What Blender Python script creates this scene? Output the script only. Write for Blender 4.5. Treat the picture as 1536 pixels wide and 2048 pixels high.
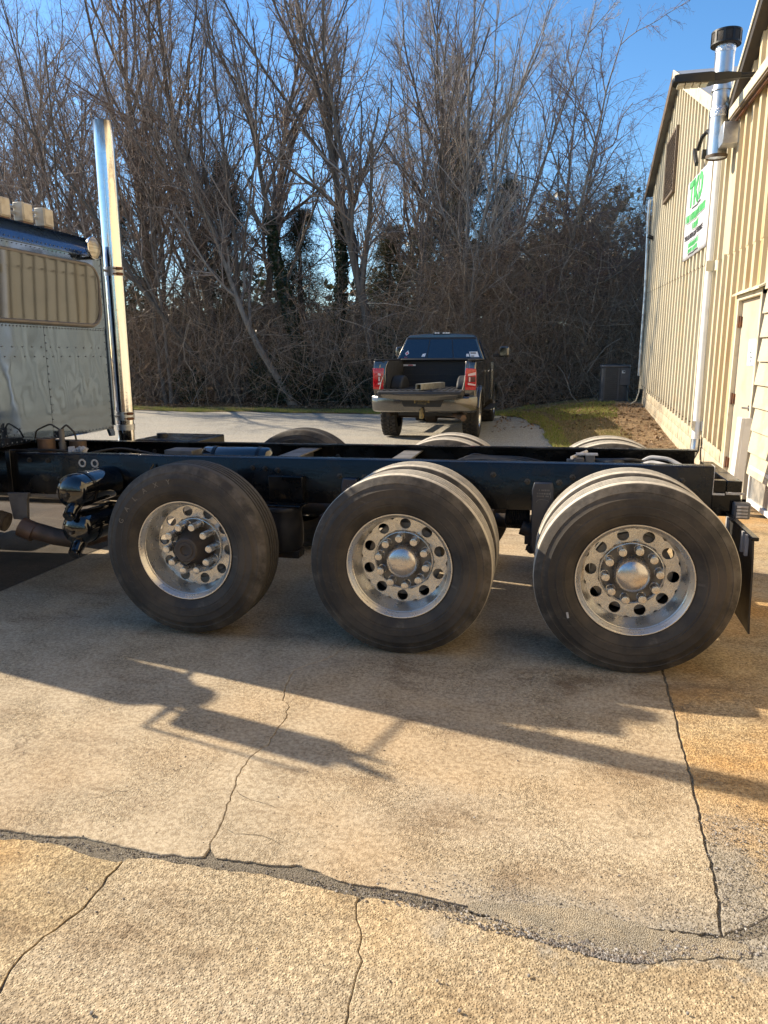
import bpy, math, random
import numpy as np
from mathutils import Matrix, Vector

# ------------------------------------------------------------------ clear, camera, sky, sun, exposure
for _o in list(bpy.data.objects):
    bpy.data.objects.remove(_o, do_unlink=True)
S = bpy.context.scene
COL = S.collection
random.seed(7)
RNG = np.random.default_rng(7)
R = math.radians
PI = math.pi

CAM_LOC = (0.7822, -3.8232, 1.6523)
CAM_PITCH, CAM_YAW, CAM_ROLL, CAM_F = 0.2093, -0.2225, 0.0027, 1469.1   # focal length in pixels of a 2048 high picture
_fw = np.array([math.sin(CAM_YAW)*math.cos(CAM_PITCH), math.cos(CAM_YAW)*math.cos(CAM_PITCH), -math.sin(CAM_PITCH)])
_rt = np.array([math.cos(CAM_YAW), -math.sin(CAM_YAW), 0.0])
_dn = np.cross(_fw, _rt)
_c, _s = math.cos(CAM_ROLL), math.sin(CAM_ROLL)
_r2 = _c*_rt + _s*_dn
_d2 = -_s*_rt + _c*_dn
cam_data = bpy.data.cameras.new('camera')
cam_data.sensor_fit = 'VERTICAL'
cam_data.sensor_height = 24.0
cam_data.lens = CAM_F/2048*24.0
cam_data.clip_start = 0.05
cam_data.clip_end = 2000
cam = bpy.data.objects.new('camera', cam_data)
COL.objects.link(cam)
cam.matrix_world = Matrix(((_r2[0], -_d2[0], -_fw[0], CAM_LOC[0]),
                           (_r2[1], -_d2[1], -_fw[1], CAM_LOC[1]),
                           (_r2[2], -_d2[2], -_fw[2], CAM_LOC[2]), (0, 0, 0, 1)))
S.camera = cam

SUN_EL, SUN_AZ = R(31.2), R(-76.9)         # azimuth clockwise from +Y
world = bpy.data.worlds.new('World')
S.world = world
world.use_nodes = True
wn = world.node_tree
wn.nodes.clear()
_out = wn.nodes.new('ShaderNodeOutputWorld')
_bg = wn.nodes.new('ShaderNodeBackground')
_sky = wn.nodes.new('ShaderNodeTexSky')
_sky.sky_type = 'NISHITA'
_sky.sun_disc = False
_sky.sun_elevation = SUN_EL
_sky.sun_rotation = SUN_AZ
_sky.altitude = 200
_sky.air_density = 1.0
_sky.dust_density = 0.35
_sky.ozone_density = 3.0
_bg.inputs['Strength'].default_value = 0.115
_hs = wn.nodes.new('ShaderNodeHueSaturation')
_hs.inputs['Saturation'].default_value = 1.22
wn.links.new(_sky.outputs[0], _hs.inputs['Color'])
wn.links.new(_hs.outputs[0], _bg.inputs[0])
wn.links.new(_bg.outputs[0], _out.inputs[0])

sun_data = bpy.data.lights.new('sun', 'SUN')
sun_data.energy = 5.0
sun_data.angle = R(0.53)
sun_data.color = (1.0, 0.87, 0.68)
sun = bpy.data.objects.new('sun', sun_data)
COL.objects.link(sun)
_sd = Vector((math.sin(SUN_AZ)*math.cos(SUN_EL), math.cos(SUN_AZ)*math.cos(SUN_EL), math.sin(SUN_EL)))
sun.rotation_euler = _sd.to_track_quat('Z', 'Y').to_euler()
sun.location = (-30, 10, 25)

S.view_settings.view_transform = 'Standard'
S.view_settings.look = 'None'
S.view_settings.exposure = 0.98
S.view_settings.gamma = 1.0
S.view_settings.use_curve_mapping = False
S.render.engine = 'CYCLES'
S.cycles.max_bounces = 8
S.cycles.use_denoising = True

# ------------------------------------------------------------------ helpers: objects
def tag(o, label=None, cat=None, group=None, kind=None):
    if label: o['label'] = label
    if cat: o['category'] = cat
    if group: o['group'] = group
    if kind: o['kind'] = kind
    return o

WORLD = {}
def wloc(o):
    v = np.zeros(3)
    while o is not None:
        v += np.array(o.location)
        o = o.parent
    return v

def thing(name, loc, label, cat, group=None):
    o = bpy.data.objects.new(name, None)
    o.empty_display_size = 0.2
    o.location = loc
    COL.objects.link(o)
    return tag(o, label, cat, group)

def link_obj(name, me, parent=None, loc=(0, 0, 0), rotz=0.0):
    o = bpy.data.objects.new(name, me)
    o.location = loc
    o.rotation_euler = (0, 0, rotz)
    if parent is not None: o.parent = parent
    COL.objects.link(o)
    return o

def dup(o, parent=None, loc=None, rotz=None):
    c = o.copy()
    if parent is not None: c.parent = parent
    if loc is not None: c.location = loc
    if rotz is not None: c.rotation_euler = (0, 0, rotz)
    COL.objects.link(c)
    return c

def dup_tree(o, parent=None, loc=None, rotz=None):
    c = dup(o, parent, loc, rotz)
    for ch in list(o.children):
        dup_tree(ch, c)
    return c

def np_mesh(name, V, F, mat, smooth=True):
    """V (n,3) array, F (m,k) array of equal-sided faces"""
    V = np.ascontiguousarray(V, dtype=np.float32)
    F = np.ascontiguousarray(F, dtype=np.int32)
    me = bpy.data.meshes.new(name)
    k = F.shape[1]
    me.vertices.add(len(V)); me.vertices.foreach_set('co', V.ravel())
    me.loops.add(F.size); me.loops.foreach_set('vertex_index', F.ravel())
    me.polygons.add(len(F))
    me.polygons.foreach_set('loop_start', np.arange(0, F.size, k, dtype=np.int32))
    me.polygons.foreach_set('use_smooth', np.full(len(F), smooth, dtype=bool))
    if isinstance(mat, (list, tuple)):
        for m in mat: me.materials.append(m)
    elif mat: me.materials.append(mat)
    me.update(calc_edges=True)
    return me

def frame_of(d):
    d = np.array(d, float); d /= np.linalg.norm(d)
    a = np.array([0, 0, 1.0]) if abs(d[2]) < .9 else np.array([1.0, 0, 0])
    u = np.cross(a, d); u /= np.linalg.norm(u)
    return d, u, np.cross(d, u)

class MB:
    """collects boxes, tubes, lathes and prisms in world coordinates; build() links them as ONE mesh object"""
    def __init__(s): s.v = []; s.f = []
    def add(s, vs, fs):
        b = len(s.v)
        s.v.extend([tuple(map(float, p)) for p in vs])
        s.f.extend([tuple(b+i for i in f) for f in fs])
        return s
    def box(s, x0, x1, y0, y1, z0, z1):
        vs = [(x, y, z) for z in (z0, z1) for y in (y0, y1) for x in (x0, x1)]
        return s.add(vs, [(0, 2, 3, 1), (4, 5, 7, 6), (0, 1, 5, 4), (2, 6, 7, 3), (0, 4, 6, 2), (1, 3, 7, 5)])
    def cbox(s, c, size, rz=0, rx=0, ry=0):
        M = (Matrix.Rotation(rz, 3, 'Z') @ Matrix.Rotation(ry, 3, 'Y') @ Matrix.Rotation(rx, 3, 'X'))
        vs = []
        for z in (-.5, .5):
            for y in (-.5, .5):
                for x in (-.5, .5):
                    p = M @ Vector((x*size[0], y*size[1], z*size[2]))
                    vs.append((c[0]+p.x, c[1]+p.y, c[2]+p.z))
        return s.add(vs, [(0, 2, 3, 1), (4, 5, 7, 6), (0, 1, 5, 4), (2, 6, 7, 3), (0, 4, 6, 2), (1, 3, 7, 5)])
    def tube(s, pts, r, n=10, cap=True):
        pts = np.array(pts, float); K = len(pts)
        rr = np.full(K, r) if np.isscalar(r) else np.array(r, float)
        t = np.gradient(pts, axis=0); t /= np.linalg.norm(t, axis=1)[:, None]+1e-12
        _, u, v = frame_of(t[0]); vs = []
        for i in range(K):
            u = u-t[i]*(u@t[i]); u /= np.linalg.norm(u); v = np.cross(t[i], u)
            for j in range(n):
                a = 2*PI*j/n
                vs.append(pts[i]+rr[i]*(math.cos(a)*u+math.sin(a)*v))
        fs = [(i*n+j, i*n+(j+1) % n, (i+1)*n+(j+1) % n, (i+1)*n+j) for i in range(K-1) for j in range(n)]
        if cap: fs += [tuple(range(n))[::-1], tuple((K-1)*n+j for j in range(n))]
        return s.add(vs, fs)
    def cyl(s, p0, p1, r, n=16, r1=None): return s.tube([p0, p1], [r, r if r1 is None else r1], n)
    def lathe(s, prof, c=(0, 0, 0), axis='y', n=48, close=False):
        """prof: list of (along axis, radius)"""
        vs = []; K = len(prof)
        for (a, r) in prof:
            for j in range(n):
                t = 2*PI*j/n; p, q = r*math.cos(t), r*math.sin(t)
                vs.append({'y': (c[0]+p, c[1]+a, c[2]+q), 'z': (c[0]+p, c[1]-q, c[2]+a), 'x': (c[0]+a, c[1]-p, c[2]+q)}[axis])
        rng = range(K if close else K-1)
        fs = [(i*n+j, i*n+(j+1) % n, ((i+1) % K)*n+(j+1) % n, ((i+1) % K)*n+j) for i in rng for j in range(n)]
        return s.add(vs, fs)
    def prism(s, poly, axis, a0, a1):
        """poly: 2-D points in the two other axes (x: y,z / y: x,z / z: x,y)"""
        n = len(poly)
        def P(p, a): return {'x': (a, p[0], p[1]), 'y': (p[0], a, p[1]), 'z': (p[0], p[1], a)}[axis]
        vs = [P(p, a0) for p in poly]+[P(p, a1) for p in poly]
        fs = [tuple(range(n))[::-1], tuple(range(n, 2*n))]+[(i, (i+1) % n, n+(i+1) % n, n+i) for i in range(n)]
        return s.add(vs, fs)
    def loft(s, rings, cap=True):
        n = len(rings[0]); b = [p for r in rings for p in r]
        fs = [(i*n+j, i*n+(j+1) % n, (i+1)*n+(j+1) % n, (i+1)*n+j) for i in range(len(rings)-1) for j in range(n)]
        if cap: fs += [tuple(range(n))[::-1], tuple((len(rings)-1)*n+j for j in range(n))]
        return s.add(b, fs)
    def dome(s, c, r, axis, h, n=16, rings=5, sign=1):
        prof = [(sign*h*math.sin(PI/2*i/rings), max(r*math.cos(PI/2*i/rings), 1e-4)) for i in range(rings+1)]
        return s.lathe(prof, c, axis, n)
    def text(s, body, size, M, extrude=0.002, warp=None, bold=0.0):
        V, F = text_geo(body, size, extrude, bold)
        if warp: vs = [warp(p) for p in V]
        else: vs = [tuple(M @ Vector(p)) for p in V]
        return s.add(vs, F)
    def mesh(s, name, mat, off=(0, 0, 0), smooth=38, recalc=True):
        me = bpy.data.meshes.new(name)
        V = np.array(s.v)-np.array(off)
        me.from_pydata(V.tolist(), [], s.f)
        for m in (mat if isinstance(mat, (list, tuple)) else [mat]): me.materials.append(m)
        if recalc:
            import bmesh
            bm = bmesh.new(); bm.from_mesh(me); bmesh.ops.recalc_face_normals(bm, faces=bm.faces); bm.to_mesh(me); bm.free()
        if smooth:
            me.polygons.foreach_set('use_smooth', np.ones(len(me.polygons), dtype=bool))
            me.set_sharp_from_angle(angle=R(smooth))
        me.update()
        return me
    def build(s, name, mat, parent=None, smooth=38, bevel=0, seg=2, origin=None, recalc=True):
        off = wloc(parent) if parent is not None else np.zeros(3)
        loc = np.zeros(3)
        if origin is not None:
            loc = np.array(origin, float)-off; off = np.array(origin, float)
        o = link_obj(name, s.mesh(name, mat, off, smooth, recalc), parent, tuple(loc))
        if bevel:
            m = o.modifiers.new('bevel', 'BEVEL'); m.width = bevel; m.segments = seg; m.limit_method = 'ANGLE'; m.angle_limit = R(40)
            m.harden_normals = False
        return o

_TXT = {}
def text_geo(body, size, extrude, bold=0.0):
    key = (body, size, extrude, bold)
    if key not in _TXT:
        cu = bpy.data.curves.new('lettering', 'FONT')
        cu.body = body; cu.size = size; cu.extrude = extrude; cu.align_x = 'CENTER'; cu.align_y = 'CENTER'; cu.resolution_u = 3; cu.offset = bold
        ob = bpy.data.objects.new('lettering', cu); COL.objects.link(ob)
        dg = bpy.context.evaluated_depsgraph_get()
        me = bpy.data.meshes.new_from_object(ob.evaluated_get(dg))
        V = [tuple(v.co) for v in me.vertices]; F = [tuple(p.vertices) for p in me.polygons]
        bpy.data.objects.remove(ob); bpy.data.curves.remove(cu); bpy.data.meshes.remove(me)
        _TXT[key] = (V, F)
    return _TXT[key]

# ------------------------------------------------------------------ helpers: materials
class NB:
    def __init__(s, name):
        s.m = bpy.data.materials.new(name); s.m.use_nodes = True
        s.t = s.m.node_tree; s.t.nodes.clear()
        s.out = s.t.nodes.new('ShaderNodeOutputMaterial')
        s.b = s.t.nodes.new('ShaderNodeBsdfPrincipled')
        s.t.links.new(s.b.outputs[0], s.out.inputs[0])
        s._pos = None; s._obj = None
    def n(s, typ, **kw):
        x = s.t.nodes.new(typ)
        for k, v in kw.items():
            if hasattr(x, k): setattr(x, k, v)
        return x
    def put(s, sock, v):
        if hasattr(v, 'is_output') or isinstance(v, bpy.types.NodeSocket): s.t.links.new(v, sock)
        elif isinstance(v, (tuple, list)) and len(v) == 3 and sock.type == 'RGBA': sock.default_value = (*v, 1)
        else: sock.default_value = v
    @property
    def pos(s):
        if s._pos is None: s._pos = s.n('ShaderNodeNewGeometry').outputs['Position']
        return s._pos
    @property
    def obj(s):
        if s._obj is None: s._obj = s.n('ShaderNodeTexCoord').outputs['Object']
        return s._obj
    def scale(s, vec, sc):
        x = s.n('ShaderNodeVectorMath', operation='MULTIPLY'); s.put(x.inputs[0], vec); x.inputs[1].default_value = sc; return x.outputs[0]
    def noise(s, vec, sc, det=4, rough=.55, dist=0):
        x = s.n('ShaderNodeTexNoise'); s.put(x.inputs['Vector'], vec); x.inputs['Scale'].default_value = sc
        x.inputs['Detail'].default_value = det; x.inputs['Roughness'].default_value = rough; x.inputs['Distortion'].default_value = dist
        return x.outputs['Fac']
    def vor(s, vec, sc, feature='F1', rnd=1.0):
        x = s.n('ShaderNodeTexVoronoi', feature=feature); s.put(x.inputs['Vector'], vec); x.inputs['Scale'].default_value = sc
        x.inputs['Randomness'].default_value = rnd
        return x
    def ramp(s, fac, lo, hi, a=0.0, b=1.0):
        x = s.n('ShaderNodeMapRange'); x.interpolation_type = 'SMOOTHSTEP'; s.put(x.inputs[0], fac)
        x.inputs[1].default_value = lo; x.inputs[2].default_value = hi; x.inputs[3].default_value = a; x.inputs[4].default_value = b
        return x.outputs[0]
    def math(s, op, a, b=0.0, c=None):
        x = s.n('ShaderNodeMath', operation=op); s.put(x.inputs[0], a); s.put(x.inputs[1], b)
        if c is not None: s.put(x.inputs[2], c)
        return x.outputs[0]
    def mix(s, fac, a, b, typ='MIX'):
        x = s.n('ShaderNodeMix', data_type='RGBA', blend_type=typ); s.put(x.inputs[0], fac); s.put(x.inputs[6], a); s.put(x.inputs[7], b)
        return x.outputs[2]
    def sep(s, vec):
        x = s.n('ShaderNodeSeparateXYZ'); s.put(x.inputs[0], vec); return x.outputs
    def bump(s, h, dist=.01, strength=1.0, prev=None):
        x = s.n('ShaderNodeBump'); s.put(x.inputs['Height'], h); x.inputs['Distance'].default_value = dist; x.inputs['Strength'].default_value = strength
        if prev is not None: s.put(x.inputs['Normal'], prev)
        return x.outputs[0]
    def fin(s, col, rough=.5, metal=0.0, normal=None, coat=0, spec=None, coat_rough=.03):
        s.put(s.b.inputs['Base Color'], col); s.put(s.b.inputs['Roughness'], rough); s.put(s.b.inputs['Metallic'], metal)
        if normal is not None: s.put(s.b.inputs['Normal'], normal)
        if coat: s.b.inputs['Coat Weight'].default_value = coat; s.b.inputs['Coat Roughness'].default_value = coat_rough
        if spec is not None: s.b.inputs['Specular IOR Level'].default_value = spec
        return s.m

def simple(name, c1, c2=None, sc=6.0, lo=.4, hi=.65, rough=.5, r2=None, metal=0.0, bsc=0, bd=.002, coat=0, spec=None, det=5):
    b = NB(name); f = b.ramp(b.noise(b.obj, sc, det), lo, hi)
    col = b.mix(f, c1, c2 if c2 else tuple(x*.8 for x in c1))
    rg = b.mix(f, (rough,)*3, (r2 if r2 is not None else min(1, rough*1.25),)*3)
    nm = b.bump(b.noise(b.obj, bsc, 4), bd) if bsc else None
    return b.fin(col, rg, metal, nm, coat, spec)

# ------------------------------------------------------------------ ground shape
def sst(a, b, x):
    t = np.clip((np.asarray(x, float)-a)/(b-a), 0, 1); return t*t*(3-2*t)
def gz(x, y):
    x = np.asarray(x, float); y = np.asarray(y, float)
    z = .46*sst(8.5, 17, y)*sst(-1.5, 2.6, x)
    z = z + .22*sst(17.5, 26, y) + .02*np.sin(x*1.3+y*.7)*sst(16, 19, y)
    return z

# ------------------------------------------------------------------ ground materials
def concrete(name, tan, orange, amt, pebble, darken=False, grime=None):
    b = NB(name); p = b.pos
    big = b.noise(p, .55, 5, .6); mid = b.noise(p, 3.2, 6, .62); fine = b.noise(p, 48, 4, .7)
    v = b.vor(p, 150); cell = b.n('ShaderNodeSeparateColor'); b.put(cell.inputs[0], v.outputs['Color'])
    v3 = b.vor(p, 230); cell3 = b.n('ShaderNodeSeparateColor'); b.put(cell3.inputs[0], v3.outputs['Color'])
    col = b.mix(b.ramp(mid, .35, .7), tan, tuple(c*.74 for c in tan))
    col = b.mix(b.math('MULTIPLY', b.ramp(big, .44, .66), amt), col, orange)
    # grey film of driven-in dust in long soft patches
    film = b.ramp(b.noise(b.scale(p, (.5, 1.3, 1)), 1.1, 5, .62), .44, .68)
    col = b.mix(b.math('MULTIPLY', film, .6), col, (.40, .345, .265))
    # dark rubber and dirt smears
    sm = b.ramp(b.noise(b.scale(p, (.8, 2.2, 1)), 1.2, 8, .72), .5, .72)
    col = b.mix(b.math('MULTIPLY', sm, .6), col, (.14, .085, .045))
    st = b.ramp(b.noise(p, 1.5, 8, .72), .56, .70)
    col = b.mix(b.math('MULTIPLY', st, .62), col, (.125, .074, .04))
    # paler worn flecks and scratches
    sc = b.ramp(b.noise(b.scale(p, (6, 2.2, 1)), 2.4, 8, .8), .64, .72)
    col = b.mix(b.math('MULTIPLY', sc, .5), col, (.62, .56, .45))
    # grains: every grain its own shade
    g1 = b.mix(cell.outputs[0], (.5, .48, .45), (1.5, 1.47, 1.38))
    g2 = b.mix(cell3.outputs[1], (.66, .64, .62), (1.35, 1.34, 1.3))
    show = b.ramp(b.noise(p, 1.6, 5, .65), .46-.25*pebble, .70-.25*pebble)
    col = b.mix(b.math('ADD', .12, b.math('MULTIPLY', show, .55)), col, b.mix(1.0, col, g1, 'MULTIPLY'))
    col = b.mix(.38, col, b.mix(1.0, col, g2, 'MULTIPLY'))
    col = b.mix(b.math('MULTIPLY', b.ramp(fine, .58, .4), .5), col, b.mix(1.0, col, (.42, .36, .3), 'MULTIPLY'))
    pit = b.math('MULTIPLY', b.ramp(b.vor(p, 30).outputs['Distance'], .14, .05), b.ramp(b.noise(p, 11, 3), .5, .6))
    col = b.mix(b.math('MULTIPLY', pit, .75), col, (.08, .055, .035))
    # spalled patches where the skin has gone
    sp = b.math('MULTIPLY', b.ramp(b.noise(p, 17, 6, .7), .5, .58), b.ramp(b.noise(p, 1.9, 4, .6), .6, .68))
    col = b.mix(b.math('MULTIPLY', sp, .55), col, (.2, .145, .09))
    if grime: # grey silt washed out of the joint: (x0, x1, y0, y1) soft box
        s_ = b.sep(p); wv = b.math('MULTIPLY', b.math('SUBTRACT', b.noise(p, 5, 6, .7), .5), .5)
        m = None
        for (ax, a0, a1) in grime:
            r = b.ramp(b.math('ADD', s_[ax], wv), a0, a1); m = r if m is None else b.math('MULTIPLY', m, r)
        col = b.mix(b.math('MULTIPLY', m, .85), col, b.mix(cell.outputs[0], (.16, .14, .105), (.34, .31, .26)))
    if darken:  # much darker, blotched tone over the whole slab
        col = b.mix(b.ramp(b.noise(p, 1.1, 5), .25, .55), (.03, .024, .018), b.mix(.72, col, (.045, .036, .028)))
    dome = b.ramp(v.outputs['Distance'], .1, .6, 1, 0)
    h = b.math('ADD', b.math('MULTIPLY', fine, .35), b.math('MULTIPLY', mid, .9))
    h = b.math('ADD', h, b.math('MULTIPLY', b.math('MULTIPLY', dome, b.math('ADD', b.math('MULTIPLY', show, .55), .2)), .55))
    h = b.math('SUBTRACT', h, b.math('MULTIPLY', pit, .5))
    h = b.math('SUBTRACT', h, b.math('MULTIPLY', sp, .5))
    return b.fin(col, .92, 0, b.bump(h, .0058), spec=.2)

GR_A = [(1, -1.62, -1.86), (0, .35, .75)]
M_slab = concrete('concrete_tan', (.475, .395, .28), (.43, .29, .155), .42, .22, grime=GR_A)
M_slab_orange = concrete('concrete_rusty', (.47, .36, .215), (.52, .29, .095), .95, .6, grime=[(0, 1.68, 1.46), (1, -1.0, -1.5)])
M_slab_corner = concrete('concrete_stained', (.47, .37, .225), (.52, .31, .11), .9, .75)
M_slab_front = concrete('concrete_pebbled', (.475, .39, .265), (.48, .325, .15), .5, .85, grime=[(1, -2.0, -1.93), (0, .35, .75)])
M_slab_dark = concrete('concrete_dark', (.2, .165, .12), (.2, .12, .06), .4, .5, True)

def gravel_mat(name, c1, c2, c3, sc=38):
    b = NB(name); p = b.pos
    v = b.vor(p, sc); cell = b.n('ShaderNodeSeparateColor'); b.put(cell.inputs[0], v.outputs['Color'])
    col = b.mix(cell.outputs[0], c1, c2)
    col = b.mix(b.ramp(b.noise(b.scale(p, (.35, 1, 1)), 1.1, 6, .65), .42, .66), col, c3)
    d = b.ramp(v.outputs['Distance'], .1, .55, 1, 0)
    col = b.mix(b.math('MULTIPLY', b.math('SUBTRACT', 1.0, d), .55), col, (.09, .075, .055))
    h = b.math('ADD', d, b.math('MULTIPLY', b.noise(p, 3, 5), 2.0))
    return b.fin(col, .95, 0, b.bump(h, .012), spec=.2)
M_gravel = gravel_mat('gravel', (.42, .385, .32), (.72, .68, .58), (.64, .58, .47))
M_joint = gravel_mat('joint_dirt', (.22, .19, .145), (.38, .335, .26), (.26, .22, .17), 190)

def soil_mat(name, a, c, d, litter):
    b = NB(name); p = b.pos
    f = b.ramp(b.noise(p, 1.1, 5, .65), .38, .62); g = b.noise(p, 26, 6, .75)
    col = b.mix(f, a, c); col = b.mix(b.ramp(g, .45, .7), col, d)
    v = b.vor(p, 34); cell = b.n('ShaderNodeSeparateColor'); b.put(cell.inputs[0], v.outputs['Color'])
    col = b.mix(b.math('MULTIPLY', b.ramp(cell.outputs[0], .62, .7), litter), col, (.3, .2, .11))
    return b.fin(col, 1.0, 0, b.bump(b.math('ADD', g, b.math('MULTIPLY', v.outputs['Distance'], .6)), .03), spec=.1)
M_lawn = soil_mat('lawn_soil', (.15, .14, .045), (.24, .175, .09), (.1, .085, .04), .5)
M_dirt = soil_mat('dirt_litter', (.2, .14, .085), (.3, .21, .12), (.11, .075, .045), .9)
M_floor = soil_mat('forest_floor', (.065, .045, .028), (.1, .068, .04), (.04, .028, .018), .8)

# ------------------------------------------------------------------ ground objects
def grid_mesh(name, us, vs, fx, mat, dz=0.0):
    U, Vv = np.meshgrid(us, vs); X, Y = fx(U, Vv); Z = gz(X, Y)+dz
    n, m = len(us), len(vs)
    V = np.stack([X.ravel(), Y.ravel(), Z.ravel()], 1)
    i, j = np.meshgrid(np.arange(n-1), np.arange(m-1)); a = (j*n+i).ravel()
    return np_mesh(name, V, np.stack([a, a+1, a+n+1, a+n], 1), mat)

def wob(t, s, a): return a*(np.sin(t*2.1+s)+.6*np.sin(t*5.3+2*s)+.35*np.sin(t*11.7+3*s))

us = np.concatenate([np.linspace(-400, -46, 12), np.arange(-45, 30, 1.0), np.linspace(31, 400, 12)])
vs = np.concatenate([np.linspace(-300, -13, 8), np.arange(-12, 40, 1.0), np.linspace(42, 500, 14)])
g = link_obj('ground', grid_mesh('ground', us, vs, lambda u, v: (u, v), M_floor, -.07)); tag(g, kind='structure')
g = link_obj('gravel_lot', grid_mesh('gravel_lot', np.arange(-45, 2.01, .5), np.linspace(0, 1, 40),
             lambda u, t: (u, 4.55+t*(17.45+wob(u, 1, .07)-4.55)), M_gravel, -.03)); tag(g, kind='structure')
def lawn_left(y): return np.interp(y, [4.6, 7, 9, 11, 13, 15, 16.6, 17.6, 18.6], [1.25, 1.1, .95, .78, .56, .1, -.5, -1.1, -2.2])+wob(y, .4, .04)
def dirt_left(y): return np.interp(y, [4.6, 8, 10, 12.6, 15, 17.5], [2.25, 2.3, 2.36, 2.2, 2.3, 2.55])+wob(y, 2.4, .05)
g = link_obj('lawn', grid_mesh('lawn', np.linspace(0, 1, 24), np.linspace(4.6, 18.6, 90),
             lambda t, y: (lawn_left(y)+t*(3.4-lawn_left(y)), y), M_lawn, -.012)); tag(g, kind='structure')
g = link_obj('dirt_strip', grid_mesh('dirt_strip', np.linspace(0, 1, 10), np.linspace(4.6, 16.6, 80),
             lambda t, y: (dirt_left(y)+t*(3.35-dirt_left(y)), y), M_dirt, .004)); tag(g, kind='structure')
def verge_near(x): return 17.45+wob(x, 1, .07)+wob(x*.4, .2, .12)
g = link_obj('grass_verge', grid_mesh('grass_verge', np.arange(-45, .51, .3), np.linspace(0, 1, 12),
             lambda u, t: (u, verge_near(u)+t*(19.2+wob(u, 4, .12)-verge_near(u))), M_lawn, -.016)); tag(g, kind='structure')
g = MB().box(-13, 3.1, -7, 4.62, -.09, -.007).build('joint_bed', M_joint, smooth=0); tag(g, kind='structure')

# the concrete pad, slab by slab
rs = random.Random(11)
def rough_line(pts, step=.06, amp=.006):
    out = []
    for (a, b_) in zip(pts[:-1], pts[1:]):
        L = math.dist(a, b_); n = max(1, int(L/step))
        for k in range(n):
            t = k/n; out.append((a[0]+(b_[0]-a[0])*t+rs.uniform(-amp, amp), a[1]+(b_[1]-a[1])*t+rs.uniform(-amp, amp)))
    out.append(pts[-1]); return out
crackA = [(-.30, 4.6), (-.24, 3.2), (-.36, 2.1), (-.27, 1.0), (-.304, .301), (-.315, .109), (-.351, -.103), (-.407, -.186), (-.502, -.329), (-.486, -.526), (-.436, -.675),
          (-.388, -.73), (-.361, -.866), (-.361, -1.008), (-.357, -1.095), (-.391, -1.207), (-.386, -1.322), (-.369, -1.409), (-.342, -1.538), (-.317, -1.656), (-.296, -1.78)]
jointX = [(1.44, 4.6), (1.43, 2.0), (1.423, .074), (1.412, -.269), (1.409, -.476), (1.401, -.664), (1.393, -.91), (1.383, -1.124), (1.372, -1.311), (1.368, -1.423), (1.362, -1.574), (1.335, -1.815)]
lowA = [(-1.6, -1.85), (-1.073, -1.853), (-.876, -1.844), (-.773, -1.821), (-.604, -1.839), (-.467, -1.846), (-.36, -1.838), (-.296, -1.826)]
lowA2 = [(-.296, -1.826), (-.257, -1.825), (-.134, -1.818), (-.029, -1.815), (.017, -1.797), (.128, -1.82), (.22, -1.847), (.33, -1.841), (.463, -1.843), (.574, -1.858), (.755, -1.833), (.992, -1.822), (1.133, -1.831), (1.328, -1.817)]
topC = [(-1.6, -1.9), (-1.037, -1.896), (-.93, -1.878), (-.79, -1.88), (-.674, -1.908), (-.577, -1.912), (-.557, -1.906)]
topD1 = [(-.54, -1.89), (-.471, -1.873), (-.36, -1.874), (-.217, -1.872), (-.045, -1.863), (.097, -1.879), (.233, -1.894), (.262, -1.895)]
topD2 = [(.262, -1.893), (.341, -1.886), (.471, -1.888), (.628, -1.892), (.775, -1.872), (.859, -1.868), (.982, -1.86), (1.116, -1.862), (1.224, -1.852), (1.32, -1.845), (1.447, -1.80), (1.55, -1.70), (3.0, -1.66)]
jCD = [(-.553, -1.906), (-.556, -1.988), (-.55, -2.091), (-.568, -2.189), (-.591, -2.248), (-.608, -2.323), (-.605, -2.375), (-.58, -2.445), (-.6, -3.2), (-.59, -7)]
crackD = [(.264, -1.92), (.282, -1.986), (.303, -2.022), (.316, -2.099), (.334, -2.131), (.334, -2.183), (.334, -2.249), (.34, -2.309), (.341, -2.334), (.31, -2.8), (.33, -7)]
def off(line, dx, amp=.0): return [(x+dx*rs.uniform(.6, 1.4), y) for x, y in line]
cA = rough_line(crackA, .025, .006); jX = rough_line(jointX, .03, .004); jC = rough_line(jCD, .03, .005); cD = rough_line(crackD, .025, .004)
lA = rough_line(lowA, .02, .005); lA2 = rough_line(lowA2, .02, .005); tC = rough_line(topC, .02, .005); tD1 = rough_line(topD1, .02, .005); tD2 = rough_line(topD2, .02, .005)
pad = tag(bpy.data.objects.new('concrete_pad', None), kind='structure'); COL.objects.link(pad)
def slab(poly, mat, dz=0.0):
    m = MB().prism(poly, 'z', -.085, dz)
    return m.build('slab', mat, pad, smooth=20, bevel=.004, seg=2)
slab([(-3.03, 4.6), (-3.02, 2), (-3.04, -.4), (-3.03, -1.86)] + [(-1.6, -1.85)][:0] + lA + off(cA, -.0013)[::-1], M_slab)
slab(off(cA, .0013) + lA2[1:] + off(jX, -.005)[::-1], M_slab)
slab(off(jX, .006) + [(1.35, -1.80), (1.42, -1.76), (1.53, -1.665), (3.02, -1.625), (3.02, 4.6)], M_slab_orange, -.003)
slab([(-13, -7), (-13, -1.9)] + tC + off(jC, -.004), M_slab_corner, -.002)
slab(off(jC, .004)[::-1] + tD1 + off(cD, -.0009), M_slab_front)
slab(off(cD, .0009)[::-1] + tD2[1:] + [(3.0, -7)], M_slab_front, -.001)
slab([(-13, 4.6), (-13, -1.86), (-3.045, -1.86), (-3.055, .48), (-3.06, 1.26), (-3.045, 2.0), (-3.05, 4.6)], M_slab_dark, -.004)

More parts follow.
